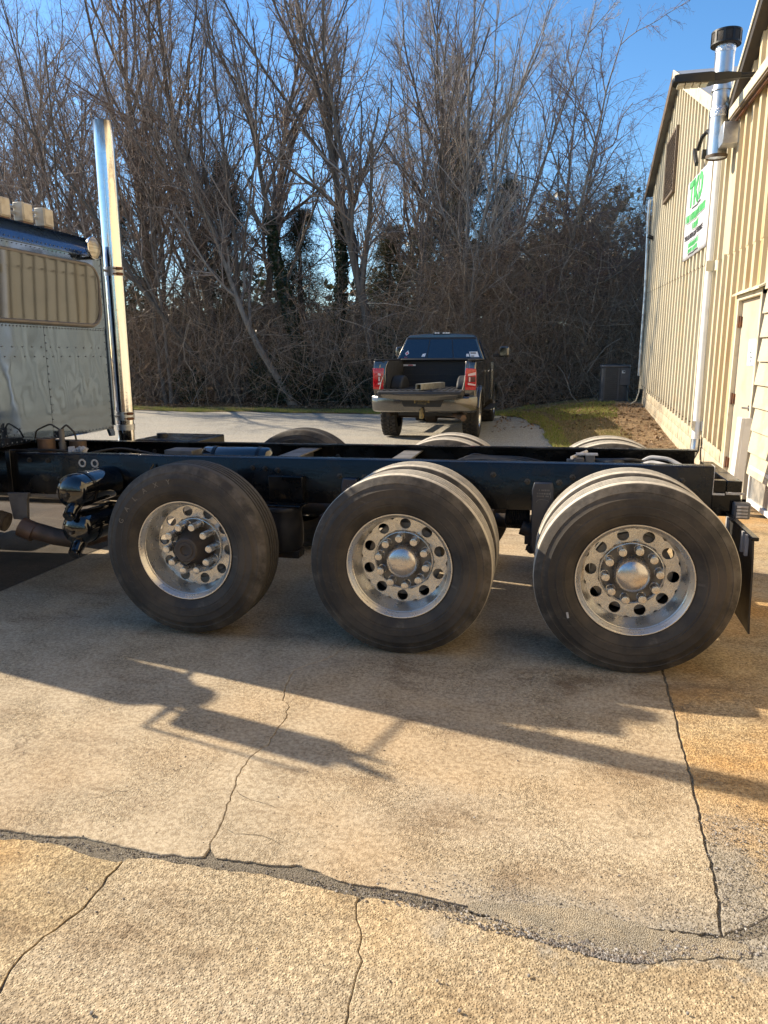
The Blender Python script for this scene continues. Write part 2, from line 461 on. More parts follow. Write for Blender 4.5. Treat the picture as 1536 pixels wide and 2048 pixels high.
# silt washed over the corner of the big slab
b = NB('silt'); v = b.vor(b.pos, 210); cell = b.n('ShaderNodeSeparateColor'); b.put(cell.inputs[0], v.outputs['Color'])
M_silt = b.fin(b.mix(b.ramp(b.noise(b.pos, 7, 5, .7), .4, .65), b.mix(cell.outputs[0], (.17, .145, .105), (.33, .29, .225)), b.mix(cell.outputs[0], (.25, .2, .14), (.42, .355, .25))), 1.0, 0, b.bump(v.outputs['Distance'], .004), spec=.1)
up_, lo_ = [], []
for k in range(60):
    x = .60+k*.0135; w_ = math.sin(PI*k/59)**.5
    up_.append((x, -1.845+.045*w_*(.6+.4*math.sin(x*9))+rs.uniform(-.008, .008))); lo_.append((x, np.interp(x, [.6, .86, 1.1, 1.25, 1.45, 1.6], [-1.875, -1.94, -1.955, -1.92, -1.875, -1.85])-.006*w_+rs.uniform(-.008, .008)))
g = MB().prism(lo_+up_[::-1], 'z', -.004, .0022).build('silt', M_silt, smooth=0); tag(g, 'grey silt washed over the slab corner beside the gravel', 'silt', kind='stuff')

# fine surface cracks that do not split a slab: narrow sunk dirt lines
M_crack = simple('crack_dirt', (.035, .027, .02), (.06, .048, .034), 60, rough=1)
def crack(pts, w, par):
    P = rough_line(pts, .02, .005); vs, fs = [], []
    for k, (x, y) in enumerate(P):
        a = P[max(0, k-1)]; c = P[min(len(P)-1, k+1)]; d = np.array([c[0]-a[0], c[1]-a[1]]); d /= np.linalg.norm(d)+1e-9
        ww = w*rs.uniform(.3, 1)*min(1, 4*min(k, len(P)-1-k)/len(P)+.1)
        vs += [(x-d[1]*ww, y+d[0]*ww, .0016), (x+d[1]*ww, y-d[0]*ww, .0016)]
    fs = [(2*i, 2*i+1, 2*i+3, 2*i+2) for i in range(len(P)-1)]
    MB().add(vs, fs).build('crack', M_crack, pad, smooth=0)
crack([(-.37, -1.41), (-.33, -1.46), (-.27, -1.49), (-.2, -1.5), (-.12, -1.53)], .0011, pad)
crack([(-.31, -1.67), (-.24, -1.69), (-.15, -1.68), (-.05, -1.72)], .0012, pad)
crack([(-.9, -1.62), (-.84, -1.6), (-.8, -1.55), (-.74, -1.54)], .001, pad)

# ------------------------------------------------------------------ loose stones
def stones(name, pts, sizes, mat):
    base = np.array([(1, 0, 0), (-1, 0, 0), (0, 1, 0), (0, -1, 0), (0, 0, 1), (0, 0, -1)], float)
    f = np.array([(0, 2, 4), (2, 1, 4), (1, 3, 4), (3, 0, 4), (2, 0, 5), (1, 2, 5), (3, 1, 5), (0, 3, 5)])
    N = len(pts); rg = np.random.default_rng(3)
    V = np.repeat(base[None], N, 0)*rg.uniform(.6, 1.25, (N, 6, 3))+rg.normal(0, .18, (N, 6, 3))
    a = rg.uniform(0, 2*PI, N); c, s_ = np.cos(a)[:, None], np.sin(a)[:, None]
    X = V[..., 0]*c-V[..., 1]*s_; Y = V[..., 0]*s_+V[..., 1]*c
    V = np.stack([X, Y, V[..., 2]*.75], -1)*np.array(sizes)[:, None, None]+np.array(pts)[:, None, :]
    F = f[None]+np.arange(N)[:, None, None]*6
    o = link_obj(name, np_mesh(name, V.reshape(-1, 3), F.reshape(-1, 3), mat, False)); return o
def island_mat(name, cols, rough=.9, spec=.2, trans=0, bsc=0):
    b = NB(name); rnd = b.n('ShaderNodeNewGeometry').outputs['Random Per Island']
    r = b.n('ShaderNodeValToRGB'); r.color_ramp.interpolation = 'LINEAR'
    while len(r.color_ramp.elements) < len(cols): r.color_ramp.elements.new(.5)
    for i, c in enumerate(cols):
        r.color_ramp.elements[i].position = i/(len(cols)-1); r.color_ramp.elements[i].color = (*c, 1)
    b.put(r.inputs[0], rnd)
    if trans:
        b.fin(r.outputs[0], rough, 0, None, 0, spec)
        tr = b.n('ShaderNodeBsdfTranslucent'); b.put(tr.inputs[0], r.outputs[0]); mx = b.n('ShaderNodeMixShader'); mx.inputs[0].default_value = trans
        b.t.links.new(b.b.outputs[0], mx.inputs[1]); b.t.links.new(tr.outputs[0], mx.inputs[2]); b.t.links.new(mx.outputs[0], b.out.inputs[0])
        return b.m
    return b.fin(r.outputs[0], rough, 0, None, 0, spec)
M_stone = island_mat('stones', [(.09, .08, .07), (.2, .18, .16), (.4, .37, .33), (.13, .11, .1), (.3, .24, .17)])
rg = np.random.default_rng(21)
pts, sz = [], []
for k in range(1700):                                     # the gravelly pocket in the joint
    x = rg.normal(1.06, .15) if k % 3 else rg.normal(.8, .3)
    edge = np.interp(x, [.2, .63, .86, 1.12, 1.25, 1.45, 1.7], [-1.90, -1.935, -1.978, -1.975, -1.925, -1.86, -1.86])
    y = edge+abs(rg.normal(0, .03))+.004+.01*math.sin(x*17)
    pts.append((x, y, .001)); sz.append(abs(rg.normal(.0026, .0019))+.001)
for k in range(900):
    pts.append((rg.uniform(1.35, 1.62), rg.uniform(-1.85, -1.2), .001)); sz.append(abs(rg.normal(.0017, .0013))+.0008)
for k in range(700):
    x = rg.uniform(.3, 1.33); pts.append((x, -1.83+abs(rg.normal(0, .06)), .001)); sz.append(abs(rg.normal(.0013, .001))+.0007)
for k in range(520):                                      # strays
    x = rg.uniform(-1.5, 2.0); y = rg.uniform(-2.6, -.9); pts.append((x, y, .001)); sz.append(abs(rg.normal(.0015, .0013))+.0007)
for k in range(900):                                      # grit lying in the long joint
    pts.append((rg.uniform(-1.4, .8), rg.normal(-1.866, .012), -.005)); sz.append(abs(rg.normal(.0016, .001))+.0008)
tag(stones('gravel', pts, sz, M_stone), 'grey gravel washed into the joint between the concrete slabs', 'gravel', kind='stuff')
for (x, y, s, lb) in [(-.30, -2.452, .013, 'dark grey stone lying at the lower left edge of the pad'), (.79, -2.09, .012, 'pale brown stone on the pebbled slab below the gravel pocket'),
                  (.62, -2.24, .013, 'black stone nearest the camera on the front slab'), (.55, -2.16, .010, 'dark stone half way down the front slab'),
                  (1.19, -2.12, .011, 'dark stone on the rusty patch at the lower right')]:
    o = stones('stone', [(0, 0, .4*s)], [s], M_stone); o.location = (x, y, 0); m = o.modifiers.new('soft', 'SUBSURF'); m.levels = m.render_levels = 1
    tag(o, lb, 'stone', 'loose stones on the concrete')

# ================================================================== metal building on the right
def wall_mat(name, base, rust, stain):
    b = NB(name); p = b.pos
    st = b.noise(b.scale(p, (1, 5.5, .22)), 1.0, 5, .6)
    col = b.mix(b.ramp(st, .5, .72), base, stain)
    y = b.sep(p)[1]; z = b.sep(p)[2]
    near = b.ramp(y, 8.4, 6.4)
    col = b.mix(b.math('MULTIPLY', near, .55), col, (.60, .46, .25))
    rr = b.math('MULTIPLY', b.ramp(b.noise(b.scale(p, (1, 7, .3)), 1.0, 6, .65), .52, .7), b.math('ADD', .16, b.math('MULTIPLY', near, .8)))
    col = b.mix(rr, col, rust)
    spots = b.ramp(b.noise(b.scale(p, (1, 9, 3)), 1.1, 6, .8), .72, .8)
    col = b.mix(b.math('MULTIPLY', spots, .6), col, (.2, .1, .045))
    low = b.math('MULTIPLY', b.ramp(z, 1.4, .3), b.ramp(b.noise(p, 6, 5), .4, .7))
    col = b.mix(b.math('MULTIPLY', low, .5), col, (.34, .24, .13))
    col = b.mix(b.math('MULTIPLY', b.ramp(b.noise(p, 1.4, 6, .7), .5, .7), .3), col, (.36, .34, .27))
    return b.fin(col, .55, 0, b.bump(b.noise(p, 9, 3), .004), spec=.35)
M_wall = wall_mat('cream_sheet', (.56, .505, .38), (.5, .29, .10), (.55, .44, .27))
M_trim = simple('cream_trim', (.6, .54, .4), (.42, .34, .22), 5, .5, .75, .6)
M_brown = simple('brown_trim', (.10, .075, .055), (.17, .12, .08), 9, .4, .7, .7)
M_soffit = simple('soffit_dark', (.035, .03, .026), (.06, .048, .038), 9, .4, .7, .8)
M_rust = simple('rust', (.19, .075, .03), (.09, .05, .035), 14, .35, .65, .9, bsc=40, bd=.003)
M_block = simple('painted_block', (.48, .415, .30), (.34, .25, .15), 4, .45, .72, .9, bsc=60, bd=.004)
M_mortar = simple('mortar', (.36, .3, .21), (.25, .2, .14), 12, rough=1)
M_door = simple('door_paint', (.54, .45, .34), (.45, .36, .25), 2.2, .45, .75, .5, bsc=5, bd=.002)
M_white = simple('white_paint', (.74, .72, .68), (.6, .57, .52), 5, .5, .75, .45)
M_whitepipe = simple('white_pipe', (.78, .78, .76), (.66, .65, .62), 3, .45, .7, .35)
M_galv = simple('galvanised', (.62, .63, .64), (.42, .42, .42), 7, .4, .65, .3, .42, metal=1.0, bsc=12, bd=.002)
M_foil = simple('foil_tape', (.8, .8, .82), (.55, .55, .57), 30, .4, .6, .18, .35, metal=1.0, bsc=45, bd=.01)
M_black = simple('black_paint', (.009, .009, .0095), (.018, .017, .016), 8, .45, .7, .45)
M_capmesh = simple('sooty_cap', (.03, .028, .026), (.055, .045, .038), 26, .4, .6, .7, bsc=160, bd=.006)
M_roof = simple('white_roof', (.72, .73, .74), (.55, .56, .58), 2, .4, .7, .4)
M_greyroof = simple('grey_roof', (.3, .31, .32), (.22, .22, .23), 2, .4, .7, .5)
M_siding = simple('siding_board', (.52, .46, .34), (.42, .35, .24), 3, .45, .7, .6, bsc=30, bd=.002)
M_lens = simple('led_lens', (.5, .46, .36), (.3, .27, .2), 40, .4, .6, .25)

WX = 3.0
bld = thing('workshop_building', (WX, 5.0, 0), 'cream corrugated metal workshop along the right edge with a beige door', 'building')
def block_top(y): return .445+.045*(y-6.5)
def seam_z(y): return 2.93+.022*(y-5.3)
PITCH = .33
def rib_profile(y0, y1):
    """list of (y, x offset outward) across trapezoid ribs"""
    out = [(y0, 0.0)]; k = math.ceil((y0-.02)/PITCH)
    while k*PITCH+.2 < y1:
        c = k*PITCH
        for dy, o in ((.0, 0), (.009, .046), (.105, .046), (.118, 0)):
            if y0 < c+dy < y1: out.append((c+dy, o))
        k += 1
    out.append((y1, 0.0)); return out
def sheet(y0, y1, zlo, zhi, x=WX, kinks=()):
    pr = rib_profile(y0, y1); pr = sorted(set(pr+[(k, 0.0) for k in kinks if y0 < k < y1]))
    vs, fs = [], []
    for (y, o) in pr: vs += [(x-o, y, zlo(y)), (x-o, y, zhi(y))]
    for i in range(len(pr)-1):
        fs.append((2*i, 2*i+2, 2*i+3, 2*i+1))
    # thickness: a back skin 1 cm behind
    n = len(vs); vs += [(x+.012, y, z) for (_, y, z) in vs[:n]]
    for i in range(len(pr)-1): fs.append((n+2*i+1, n+2*i+3, n+2*i+2, n+2*i))
    for i in range(len(pr)-1): fs += [(2*i+1, 2*i+3, n+2*i+3, n+2*i+1), (2*i+2, 2*i, n+2*i, n+2*i+2)]
    MB().add(vs, fs).build('wall_sheet', M_wall, bld, smooth=0, recalc=False)
FAR_Y = 15.95
def gable_far(y): return np.interp(y, [7.4, 12.75, 16.2], [4.72, 6.93, 5.52])
def gable_near(y): return np.interp(y, [-4.0, 1.0, 7.4], [5.4, 8.5, 4.75])
DOOR0, DOOR1 = 5.2, 6.2
# lower tier, upper tier; sheets end at the door opening
sheet(7.9, FAR_Y, lambda y: block_top(y)-.02, lambda y: seam_z(y))
sheet(DOOR1+.07, 7.9, lambda y: block_top(y)-.02, lambda y: seam_z(y))
sheet(DOOR0-.07, DOOR1+.07, lambda y: 2.36, lambda y: seam_z(y))
sheet(-8, DOOR0-.07, lambda y: 2.36 if y < 2.2 else 2.36, lambda y: seam_z(y))
sheet(7.4, FAR_Y, lambda y: seam_z(y)-.03, lambda y: float(gable_far(y)), x=WX-.008, kinks=(12.75,))
sheet(-8, 7.4, lambda y: seam_z(y)-.03, lambda y: 4.72, x=WX-.008)
sheet(-4, 7.4, lambda y: 4.60, lambda y: float(gable_near(y)), x=WX+.015, kinks=(1.0,))
# screw lines along the seam and the sheet foot
mb = MB()
for k in range(24, 49):
    y = k*PITCH+.24
    for z in (seam_z(y)-.012, block_top(y)+.06): mb.cyl((WX-.05, y, z), (WX, y, z), .012, 6)
o = mb.build('screw_heads', M_brown, bld); tag(o, kind='stuff')
# concrete block base, each block a piece with recessed joints
MB().box(WX+.02, WX+.2, DOOR1+.05, FAR_Y, -.4, .30).build('mortar_wall', M_mortar, bld)
vs = []
for y0 in np.arange(6.3, FAR_Y-.1, .8):
    y1 = min(y0+.8, FAR_Y)
    MB().prism([(y0, .25), (y1, .25), (y1, block_top(y1)-.03), (y0, block_top(y0)-.03)], 'x', WX+.021, WX+.19).build('mortar_wall', M_mortar, bld)
blk = MB().box(-.1, .012, -.197, .197, -.095, .095).mesh('block', M_block, smooth=20)
for course in range(4):
    n = 0
    for y in np.arange(6.47, FAR_Y-.2, .405):
        yy = y+(.2 if course % 2 else 0)
        if yy+.2 > FAR_Y: continue
        z = block_top(yy)-.115-.2*course
        if z < float(gz(3, yy))-.2: continue
        o = link_obj('block', blk, bld, (WX+.105-3.0-.0+rs.uniform(-.004, .004), yy-5.0, z)); o.rotation_euler = (math.atan(.045), 0, 0)
        m = o.modifiers.new('bevel', 'BEVEL'); m.width = .006; m.segments = 1
# far corner, end wall, gutter pipe at the corner
MB().box(WX+.02, 12, FAR_Y-.02, FAR_Y, -.3, 5.5).build('end_wall', M_wall, bld)
MB().box(WX-.05, WX+.03, FAR_Y-.09, FAR_Y+.02, block_top(FAR_Y)-.05, float(gable_far(FAR_Y))-.02).build('corner_trim', M_trim, bld)
MB().tube([(WX-.12, FAR_Y-.02, 5.3), (WX-.13, FAR_Y-.02, 4.9), (WX-.09, FAR_Y-.05, 3.2), (WX-.1, FAR_Y-.05, 1.15)], .04, 10).build('downspout', M_galv, bld)
# roofs: slabs that follow the two gables with an overhang at this wall
def roof(pts, mat, name, x0=WX-.17, th=.07):
    poly = [(y, z+.02) for y, z in pts]+[(y, z+.02+th) for y, z in pts[::-1]]
    MB().prism(poly, 'x', x0, 13).build(name, mat, bld)
roof([(7.45, 4.79), (12.75, 6.95), (16.45, 5.44)], M_greyroof, 'roof')
roof([(7.40, 4.78), (1.0, 8.52), (-4.2, 5.3)], M_greyroof, 'roof', x0=WX-.125)
def rake(pts, mat, x0, x1, lo, hi, name='rake_trim'):
    MB().prism([(y, z+lo) for y, z in pts]+[(y, z+hi) for y, z in pts[::-1]], 'x', x0, x1).build(name, mat, bld, bevel=.006)
rake([(12.7, 6.95), (16.5, 5.42)], M_brown, WX-.20, WX-.172, -.13, .1)
rake([(7.5, 4.8), (12.7, 6.95)], M_trim, WX-.20, WX-.172, -.1, .1)
rake([(7.4, 4.78), (1.0, 8.52)], M_trim, WX-.145, WX-.127, .03, .10)
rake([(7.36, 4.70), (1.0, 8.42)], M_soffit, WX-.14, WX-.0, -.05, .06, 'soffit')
# the level pent fascia over the door side
MB().prism([(WX-.02, 4.74), (WX-.15, 4.60), (WX-.165, 4.60), (WX-.165, 4.72), (WX-.02, 4.80)], 'y', -8, 7.15).build('fascia', M_trim, bld, bevel=.006)
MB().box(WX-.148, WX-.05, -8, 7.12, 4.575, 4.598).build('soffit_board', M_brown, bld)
MB().cyl((WX-.09, -8, 4.56), (WX-.09, 7.0, 4.56), .022, 8).build('conduit', M_rust, bld)
MB().cyl((WX-.03, 1.5, 4.83), (WX-.03, 7.2, 4.83), .02, 8).build('conduit', M_rust, bld)
MB().prism([(7.9, 5.3), (12.2, 7.05), (12.2, 7.15), (7.9, 7.15)], 'x', 4.6, 9).build('raised_roof', M_roof, bld)

# door
fr = MB()
fr.box(WX-.045, WX+.06, DOOR0-.07, DOOR0, -.02, 2.36).box(WX-.045, WX+.06, DOOR1, DOOR1+.07, -.02, 2.36).box(WX-.046, WX+.06, DOOR0-.07, DOOR1+.07, 2.30, 2.37)
dr = MB().box(WX+.012, WX+.055, DOOR0+.004, DOOR1-.004, .04, 2.295).build('door', M_door, bld, bevel=.004)
fr.build('frame', M_trim, dr, bevel=.004)
for z in (.32, 1.12, 2.05):
    MB().box(WX-.012, WX+.012, DOOR1-.05, DOOR1+.035, z-.06, z+.06).cyl((WX-.018, DOOR1-.006, z-.07), (WX-.018, DOOR1-.006, z+.07), .012, 8).build('hinge', M_rust, dr)
lv = MB(); lv.cyl((WX+.012, 5.30, 1.06), (WX-.03, 5.30, 1.06), .035, 16).cyl((WX-.03, 5.30, 1.06), (WX-.065, 5.30, 1.06), .014, 10).tube([(WX-.062, 5.29, 1.06), (WX-.066, 5.36, 1.06), (WX-.062, 5.43, 1.055)], .012, 8)
lv.build('handle', M_galv, dr)
MB().box(WX-.004, WX+.012, DOOR0+.008, DOOR0+.05, .82, 1.36).build('latch_guard', M_galv, dr)
MB().prism([(WX-.1, 2.355), (WX, 2.40), (WX, 2.43), (WX-.1, 2.375)], 'y', DOOR0-.12, DOOR1+.12).build('drip_cap', M_trim, bld)
MB().box(WX-.1, WX+.06, DOOR0-.07, DOOR1+.07, -.06, .038).build('sill', M_block, bld)
# poster on the door
bp = NB('poster_print'); pz = bp.sep(bp.obj)
f = bp.ramp(pz[2], -.02, -.16); col = bp.mix(f, (.62, .68, .68), (.3, .36, .55)); col = bp.mix(bp.ramp(bp.noise(bp.obj, 14, 3), .55, .7), col, (.8, .84, .8))
M_poster = bp.fin(col, .6)
po = MB().box(WX+.006, WX+.0118, 5.39, 5.72, 1.53, 1.83).build('poster', M_poster, origin=(WX+.009, 5.56, 1.68))
tag(po, 'small pale blue poster taped to the beige door', 'poster')
mk = MB(); rp = random.Random(4)
for (u, v, w, h) in [(.02, .02, .05, .014), (-.04, 0, .03, .012), (.03, -.03, .03, .02), (-.03, -.035, .04, .01), (.0, -.065, .06, .008), (.01, -.085, .05, .008), (-.01, .05, .02, .02)]:
    mk.box(WX+.0035, WX+.0058, 5.56+u-w/2, 5.56+u+w/2, 1.66+v-h/2, 1.66+v+h/2)
mk.build('print_marks', M_black, po)

# lapped siding boards right of the door
sb = MB().prism([(-.006, 0), (-.038, 0), (-.008, .262), (.004, .262)], 'y', -2.5, 2.5).mesh('siding_board', M_siding, smooth=20)
MB().box(WX+.01, WX+.1, -8, DOOR0-.08, -.06, 2.36).build('siding_backing', M_brown, bld)
for k in range(1, 10):
    z = .12+.25*k
    o = link_obj('siding_board', sb, bld, (0, DOOR0-.1-2.5-5.0-rs.uniform(0, .02)+(.05 if k in (2, 5) else 0), z-.03+rs.uniform(-.008, .008)))
    o2 = dup(o, None, (0, DOOR0-.1-7.53-5.0, z-.03))
MB().box(WX-.03, WX+.012, 2.6, 5.0, .40, .45).box(WX-.028, WX+.012, 2.6, 5.0, .03, .08).box(WX-.03, WX+.012, 4.96, 5.0, .08, .40).build('window_trim', M_white, bld, bevel=.004)
bg = NB('dusty_pane'); M_pane = bg.fin(bg.mix(bg.ramp(bg.noise(bg.obj, 6, 4), .4, .7), (.2, .2, .19), (.42, .39, .33)), .15)
MB().box(WX-.006, WX+.009, 2.65, 4.96, .08, .40).build('pane', M_pane, bld)
pb = MB(); pb.prism([(4.38, .0), (4.55, .0), (4.40, 1.03), (4.23, 1.03)], 'x', WX-.34, WX-.31)
pb.prism([(4.38, .0), (4.405, .0), (4.255, 1.03), (4.23, 1.03)], 'x', WX-.31, WX-.24)
o = pb.build('board', M_white, bevel=.004, origin=(WX-.32, 4.4, 0)); tag(o, 'white metal channel standing on the ground beside the door siding', 'board')

# downspout in front of the sheets, with straps and shoe
ds = MB().tube([(WX-.075, 8.02, 4.5), (WX-.075, 8.02, 2.9), (WX-.075, 7.98, .42)], .062, 16).build('downspout', M_whitepipe, bld)
for z, mm in ((2.9, M_trim), (.62, M_galv)):
    MB().box(WX-.142, WX-.0, 7.93, 7.952, z-.07, z+.07).box(WX-.03, WX-.0, 7.76, 7.952, z-.07, z+.07).build('strap', mm, ds)
MB().tube([(WX-.075, 7.98, .42), (WX-.08, 7.97, .25), (WX-.14, 7.9, .15), (WX-.26, 7.8, .11)], [.066, .066, .066, .07], 14).build('shoe', M_galv, ds)

# brown grille high on the gable
gy0, gy1, gz0, gz1 = 12.35, 13.55, 4.82, 5.9
gr = MB(); gr.box(WX-.075, WX-.036, gy0, gy1, gz0, gz1)
vent = gr.build('vent_grille', M_brown, bld)
f = MB()
for a in ((gy0-.06, gy0, gz0-.06, gz1+.06), (gy1, gy1+.06, gz0-.06, gz1+.06)): f.box(WX-.11, WX-.05, *a)
for a in ((gy0, gy1, gz0-.06, gz0), (gy0, gy1, gz1, gz1+.06)): f.box(WX-.109, WX-.05, *a)
f.build('frame', M_brown, vent, bevel=.005)
sl = MB().prism([(-.03, -.02), (-.022, -.028), (.0, .02), (-.008, .028)], 'y', -.6, .6).mesh('slat', M_brown, smooth=0)
for k in range(13): link_obj('slat', sl, vent, (WX-.075-WX, (gy0+gy1)/2-5.0, gz0+.06+k*.082))
vb = MB()
for k in range(7): vb.box(WX-.118, WX-.106, gy0+.1+k*.165, gy0+.125+k*.165, gz0, gz1)
vb.build('grille_bars', M_brown, vent)

# flue with rain cap beside the roof valley
FX, FY = WX-.22, 7.42
fl = thing('flue_pipe', (FX, FY, 4.2), 'shiny metal flue pipe with a sooty round cap rising past the roof', 'flue')
MB().cyl((FX, FY, 4.22), (FX, FY, 4.80), .125, 28).build('pipe', M_galv, fl)
MB().cyl((FX, FY, 4.72), (FX, FY, 5.62), .119, 28).build('pipe', M_galv, fl)
MB().lathe([(-.06, .127), (-.03, .131), (.03, .129), (.06, .127)], (FX, FY, 4.76), 'z', 28).build('tape_band', M_foil, fl)
MB().lathe([(-.06, .121), (-.02, .126), (.04, .123)], (FX, FY, 5.53), 'z', 28).build('tape_band', M_foil, fl)
MB().lathe([(-.03, .13), (.0, .136), (.012, .136), (.014, .13)], (FX, FY, 4.235), 'z', 28).build('rim', M_brown, fl)
MB().lathe([(-.012, .121), (-.012, .134), (.012, .134), (.012, .121)], (FX, FY, 5.03), 'z', 28).cbox((FX+.17, FY, 5.03), (.14, .02, .024)).build('wall_bracket', M_galv, fl)
cp = MB().lathe([(-.085, .13), (-.09, .165), (-.07, .178), (.07, .178), (.085, .172), (.095, .14), (.105, .02)], (FX, FY, 5.64), 'z', 32).build('rain_cap', M_capmesh, fl)
c2 = MB()
for k in range(10):
    a = 2*PI*k/10; c2.cbox((FX+.179*math.cos(a), FY+.179*math.sin(a), 5.64), (.012, .03, .15), rz=a)
c2.lathe([(-.08, .18), (-.08, .185), (-.06, .185), (-.06, .18)], (FX, FY, 5.64), 'z', 32).lathe([(.06, .18), (.06, .185), (.08, .185), (.08, .18)], (FX, FY, 5.64), 'z', 32)
c2.build('cage', M_black, cp)
MB().prism([(7.23, 4.28), (6.98, 4.28), (6.98, 4.54), (7.18, 4.54), (7.30, 4.44)], 'x', FX-.02, WX-.01).build('duct_elbow', M_galv, fl, bevel=.006)

# area light on a long black arm
LY, LZ = 6.6, 4.93
al = thing('area_light', (2.75, LY, LZ), 'flat black LED area light on an arm crossing in front of the flue', 'light')
MB().loft([[(2.06, LY-.085, LZ-.03), (2.06, LY+.085, LZ-.03), (2.06, LY+.085, LZ+.035), (2.06, LY-.085, LZ+.035)], [(2.10, LY-.10, LZ-.05), (2.10, LY+.10, LZ-.05), (2.10, LY+.10, LZ+.045), (2.10, LY-.10, LZ+.045)],
           [(2.48, LY-.10, LZ-.06), (2.48, LY+.10, LZ-.06), (2.48, LY+.10, LZ+.05), (2.48, LY-.10, LZ+.05)], [(2.53, LY-.08, LZ-.058), (2.53, LY+.08, LZ-.058), (2.53, LY+.08, LZ+.05), (2.53, LY-.08, LZ+.05)]]).build('housing', M_black, al, bevel=.01)
ln = MB()
for k in range(4): ln.box(2.115+k*.088, 2.195+k*.088, LY-.08, LY+.08, LZ-.074, LZ-.052)
ln.build('lens', M_lens, al, bevel=.004)
MB().loft([[(2.52, LY-.08, LZ-.05), (2.52, LY+.08, LZ-.05), (2.52, LY+.08, LZ+.04), (2.52, LY-.08, LZ+.04)], [(2.68, LY-.08, LZ-.045), (2.68, LY+.08, LZ-.045), (2.68, LY+.08, LZ+.04), (2.68, LY-.08, LZ+.04)],
           [(2.83, LY-.035, LZ-.025), (2.83, LY+.035, LZ-.025), (2.83, LY+.035, LZ+.035), (2.83, LY-.035, LZ+.035)]]).build('neck', M_black, al, bevel=.006)
MB().cyl((2.80, LY, LZ+.005), (3.02, LY, LZ+.005), .03, 14).build('arm', M_black, al)
# small dark flood light on the sheets left of the flue
sl_ = thing('flood_light', (WX-.04, 9.3, 4.55), 'small dark flood light bracketed to the wall above the banner', 'light')
MB().tube([(WX-.04, 8.75, 4.80), (WX-.12, 8.85, 4.92), (WX-.15, 9.1, 4.90), (WX-.16, 9.3, 4.78)], .03, 8).build('arm', M_black, sl_)
MB().cbox((WX-.17, 9.42, 4.70), (.05, .40, .07), rx=.75).build('head', M_black, sl_, bevel=.008)
MB().cbox((WX-.1, 9.1, 4.66), (.07, .07, .13)).build('sensor', M_black, sl_, bevel=.008)
ws = thing('wall_lamp', (WX-.05, 15.3, 4.35), 'tiny dark lamp near the far corner of the cream wall', 'light')
MB().cbox((WX-.11, 15.3, 4.36), (.16, .12, .07), ry=.4).build('head', M_black, ws, bevel=.008)
MB().cbox((WX-.045, 15.3, 4.33), (.03, .16, .12)).build('back_plate', M_brown, ws, bevel=.004)

# banner
sy0, sy1, sz0, sz1 = 8.56, 10.58, 3.25, 4.53
bb = NB('banner_print'); w = bb.noise(bb.scale(bb.pos, (1, 9, .6)), 1.3, 4)
M_banner = bb.fin(bb.mix(bb.ramp(w, .4, .7), (.66, .66, .69), (.5, .5, .56)), .45, 0, bb.bump(w, .02))
M_green = simple('green_print', (.05, .32, .09), (.08, .42, .14), 8, .4, .6, .5)
M_ink = simple('black_print', (.03, .03, .035), (.06, .06, .065), 8, rough=.5)
bs = MB(); ny, nz_ = 24, 12; vs = []
def bann(u, v, d=0.0):
    return (WX-.066-.012*math.sin(u*9+1)*math.sin(v*3)-.006*math.sin(u*23)-d, sy1+(sy0-sy1)*u, sz1+(sz0-sz1)*v-.03*(1-u)*0-.05*u*(1-v))
for j in range(nz_+1):
    for i in range(ny+1): vs.append(bann(i/ny, j/nz_))
fs = [(j*(ny+1)+i, j*(ny+1)+i+1, (j+1)*(ny+1)+i+1, (j+1)*(ny+1)+i) for j in range(nz_) for i in range(ny)]
bs.add(vs, fs); ban = bs.build('banner_sign', M_banner, origin=(WX-.05, 9.6, 3.9), recalc=False); m = ban.modifiers.new('cloth', 'SOLIDIFY'); m.thickness = .003; m.offset = -1
tag(ban, 'white banner with green lettering hung high on the corrugated wall', 'banner')
def blet(body, size, uc, vc, sx, mat, name='lettering', d=.008, bold=0.0):
    W, H = sy1-sy0, sz1-sz0
    def warp(p): return bann(uc+p[0]*sx/W, vc-p[1]/H, d+p[2])
    MB().text(body, size, None, .002, warp, bold).build(name, mat, ban, smooth=0)
for q_, ch in enumerate('TKO'): blet(ch, .54, .20+.20*q_, .20, 1.0, M_green, 'letter', bold=.026)
def bband(u0, u1, v0, v1, mat, d=.007):
    vs = []; n = 16
    for v in (v0, v1):
        for i in range(n+1): vs.append(bann(u0+(u1-u0)*i/n, v, d))
    MB().add(vs, [(i, i+1, n+2+i, n+1+i) for i in range(n)]).build('print_band', mat, ban, smooth=0, recalc=False)
bband(.28, .68, .365, .385, M_ink, .009)
rq_ = random.Random(3)
def glyphs(u0, u1, v0, v1):
    u = u0
    while u < u1-.02:
        w_ = rq_.choice((.028, .036, .042)); bband(u, min(u+w_, u1), v0, v1, M_green); u += w_+rq_.choice((.007, .007, .02))
glyphs(.06, .9, .43, .525); glyphs(.34, .66, .57, .65); bband(.1, .9, .536, .542, M_ink); bband(.36, .64, .662, .668, M_ink)
blet('24HR EMERGENCY SERVICE', .115, .47, .725, 1.12, M_ink, bold=.003)
bband(.26, .72, .79, .795, M_ink)
glyphs(.22, .70, .805, .865); glyphs(.22, .70, .88, .935)
bband(.26, .7, .945, .965, M_ink)

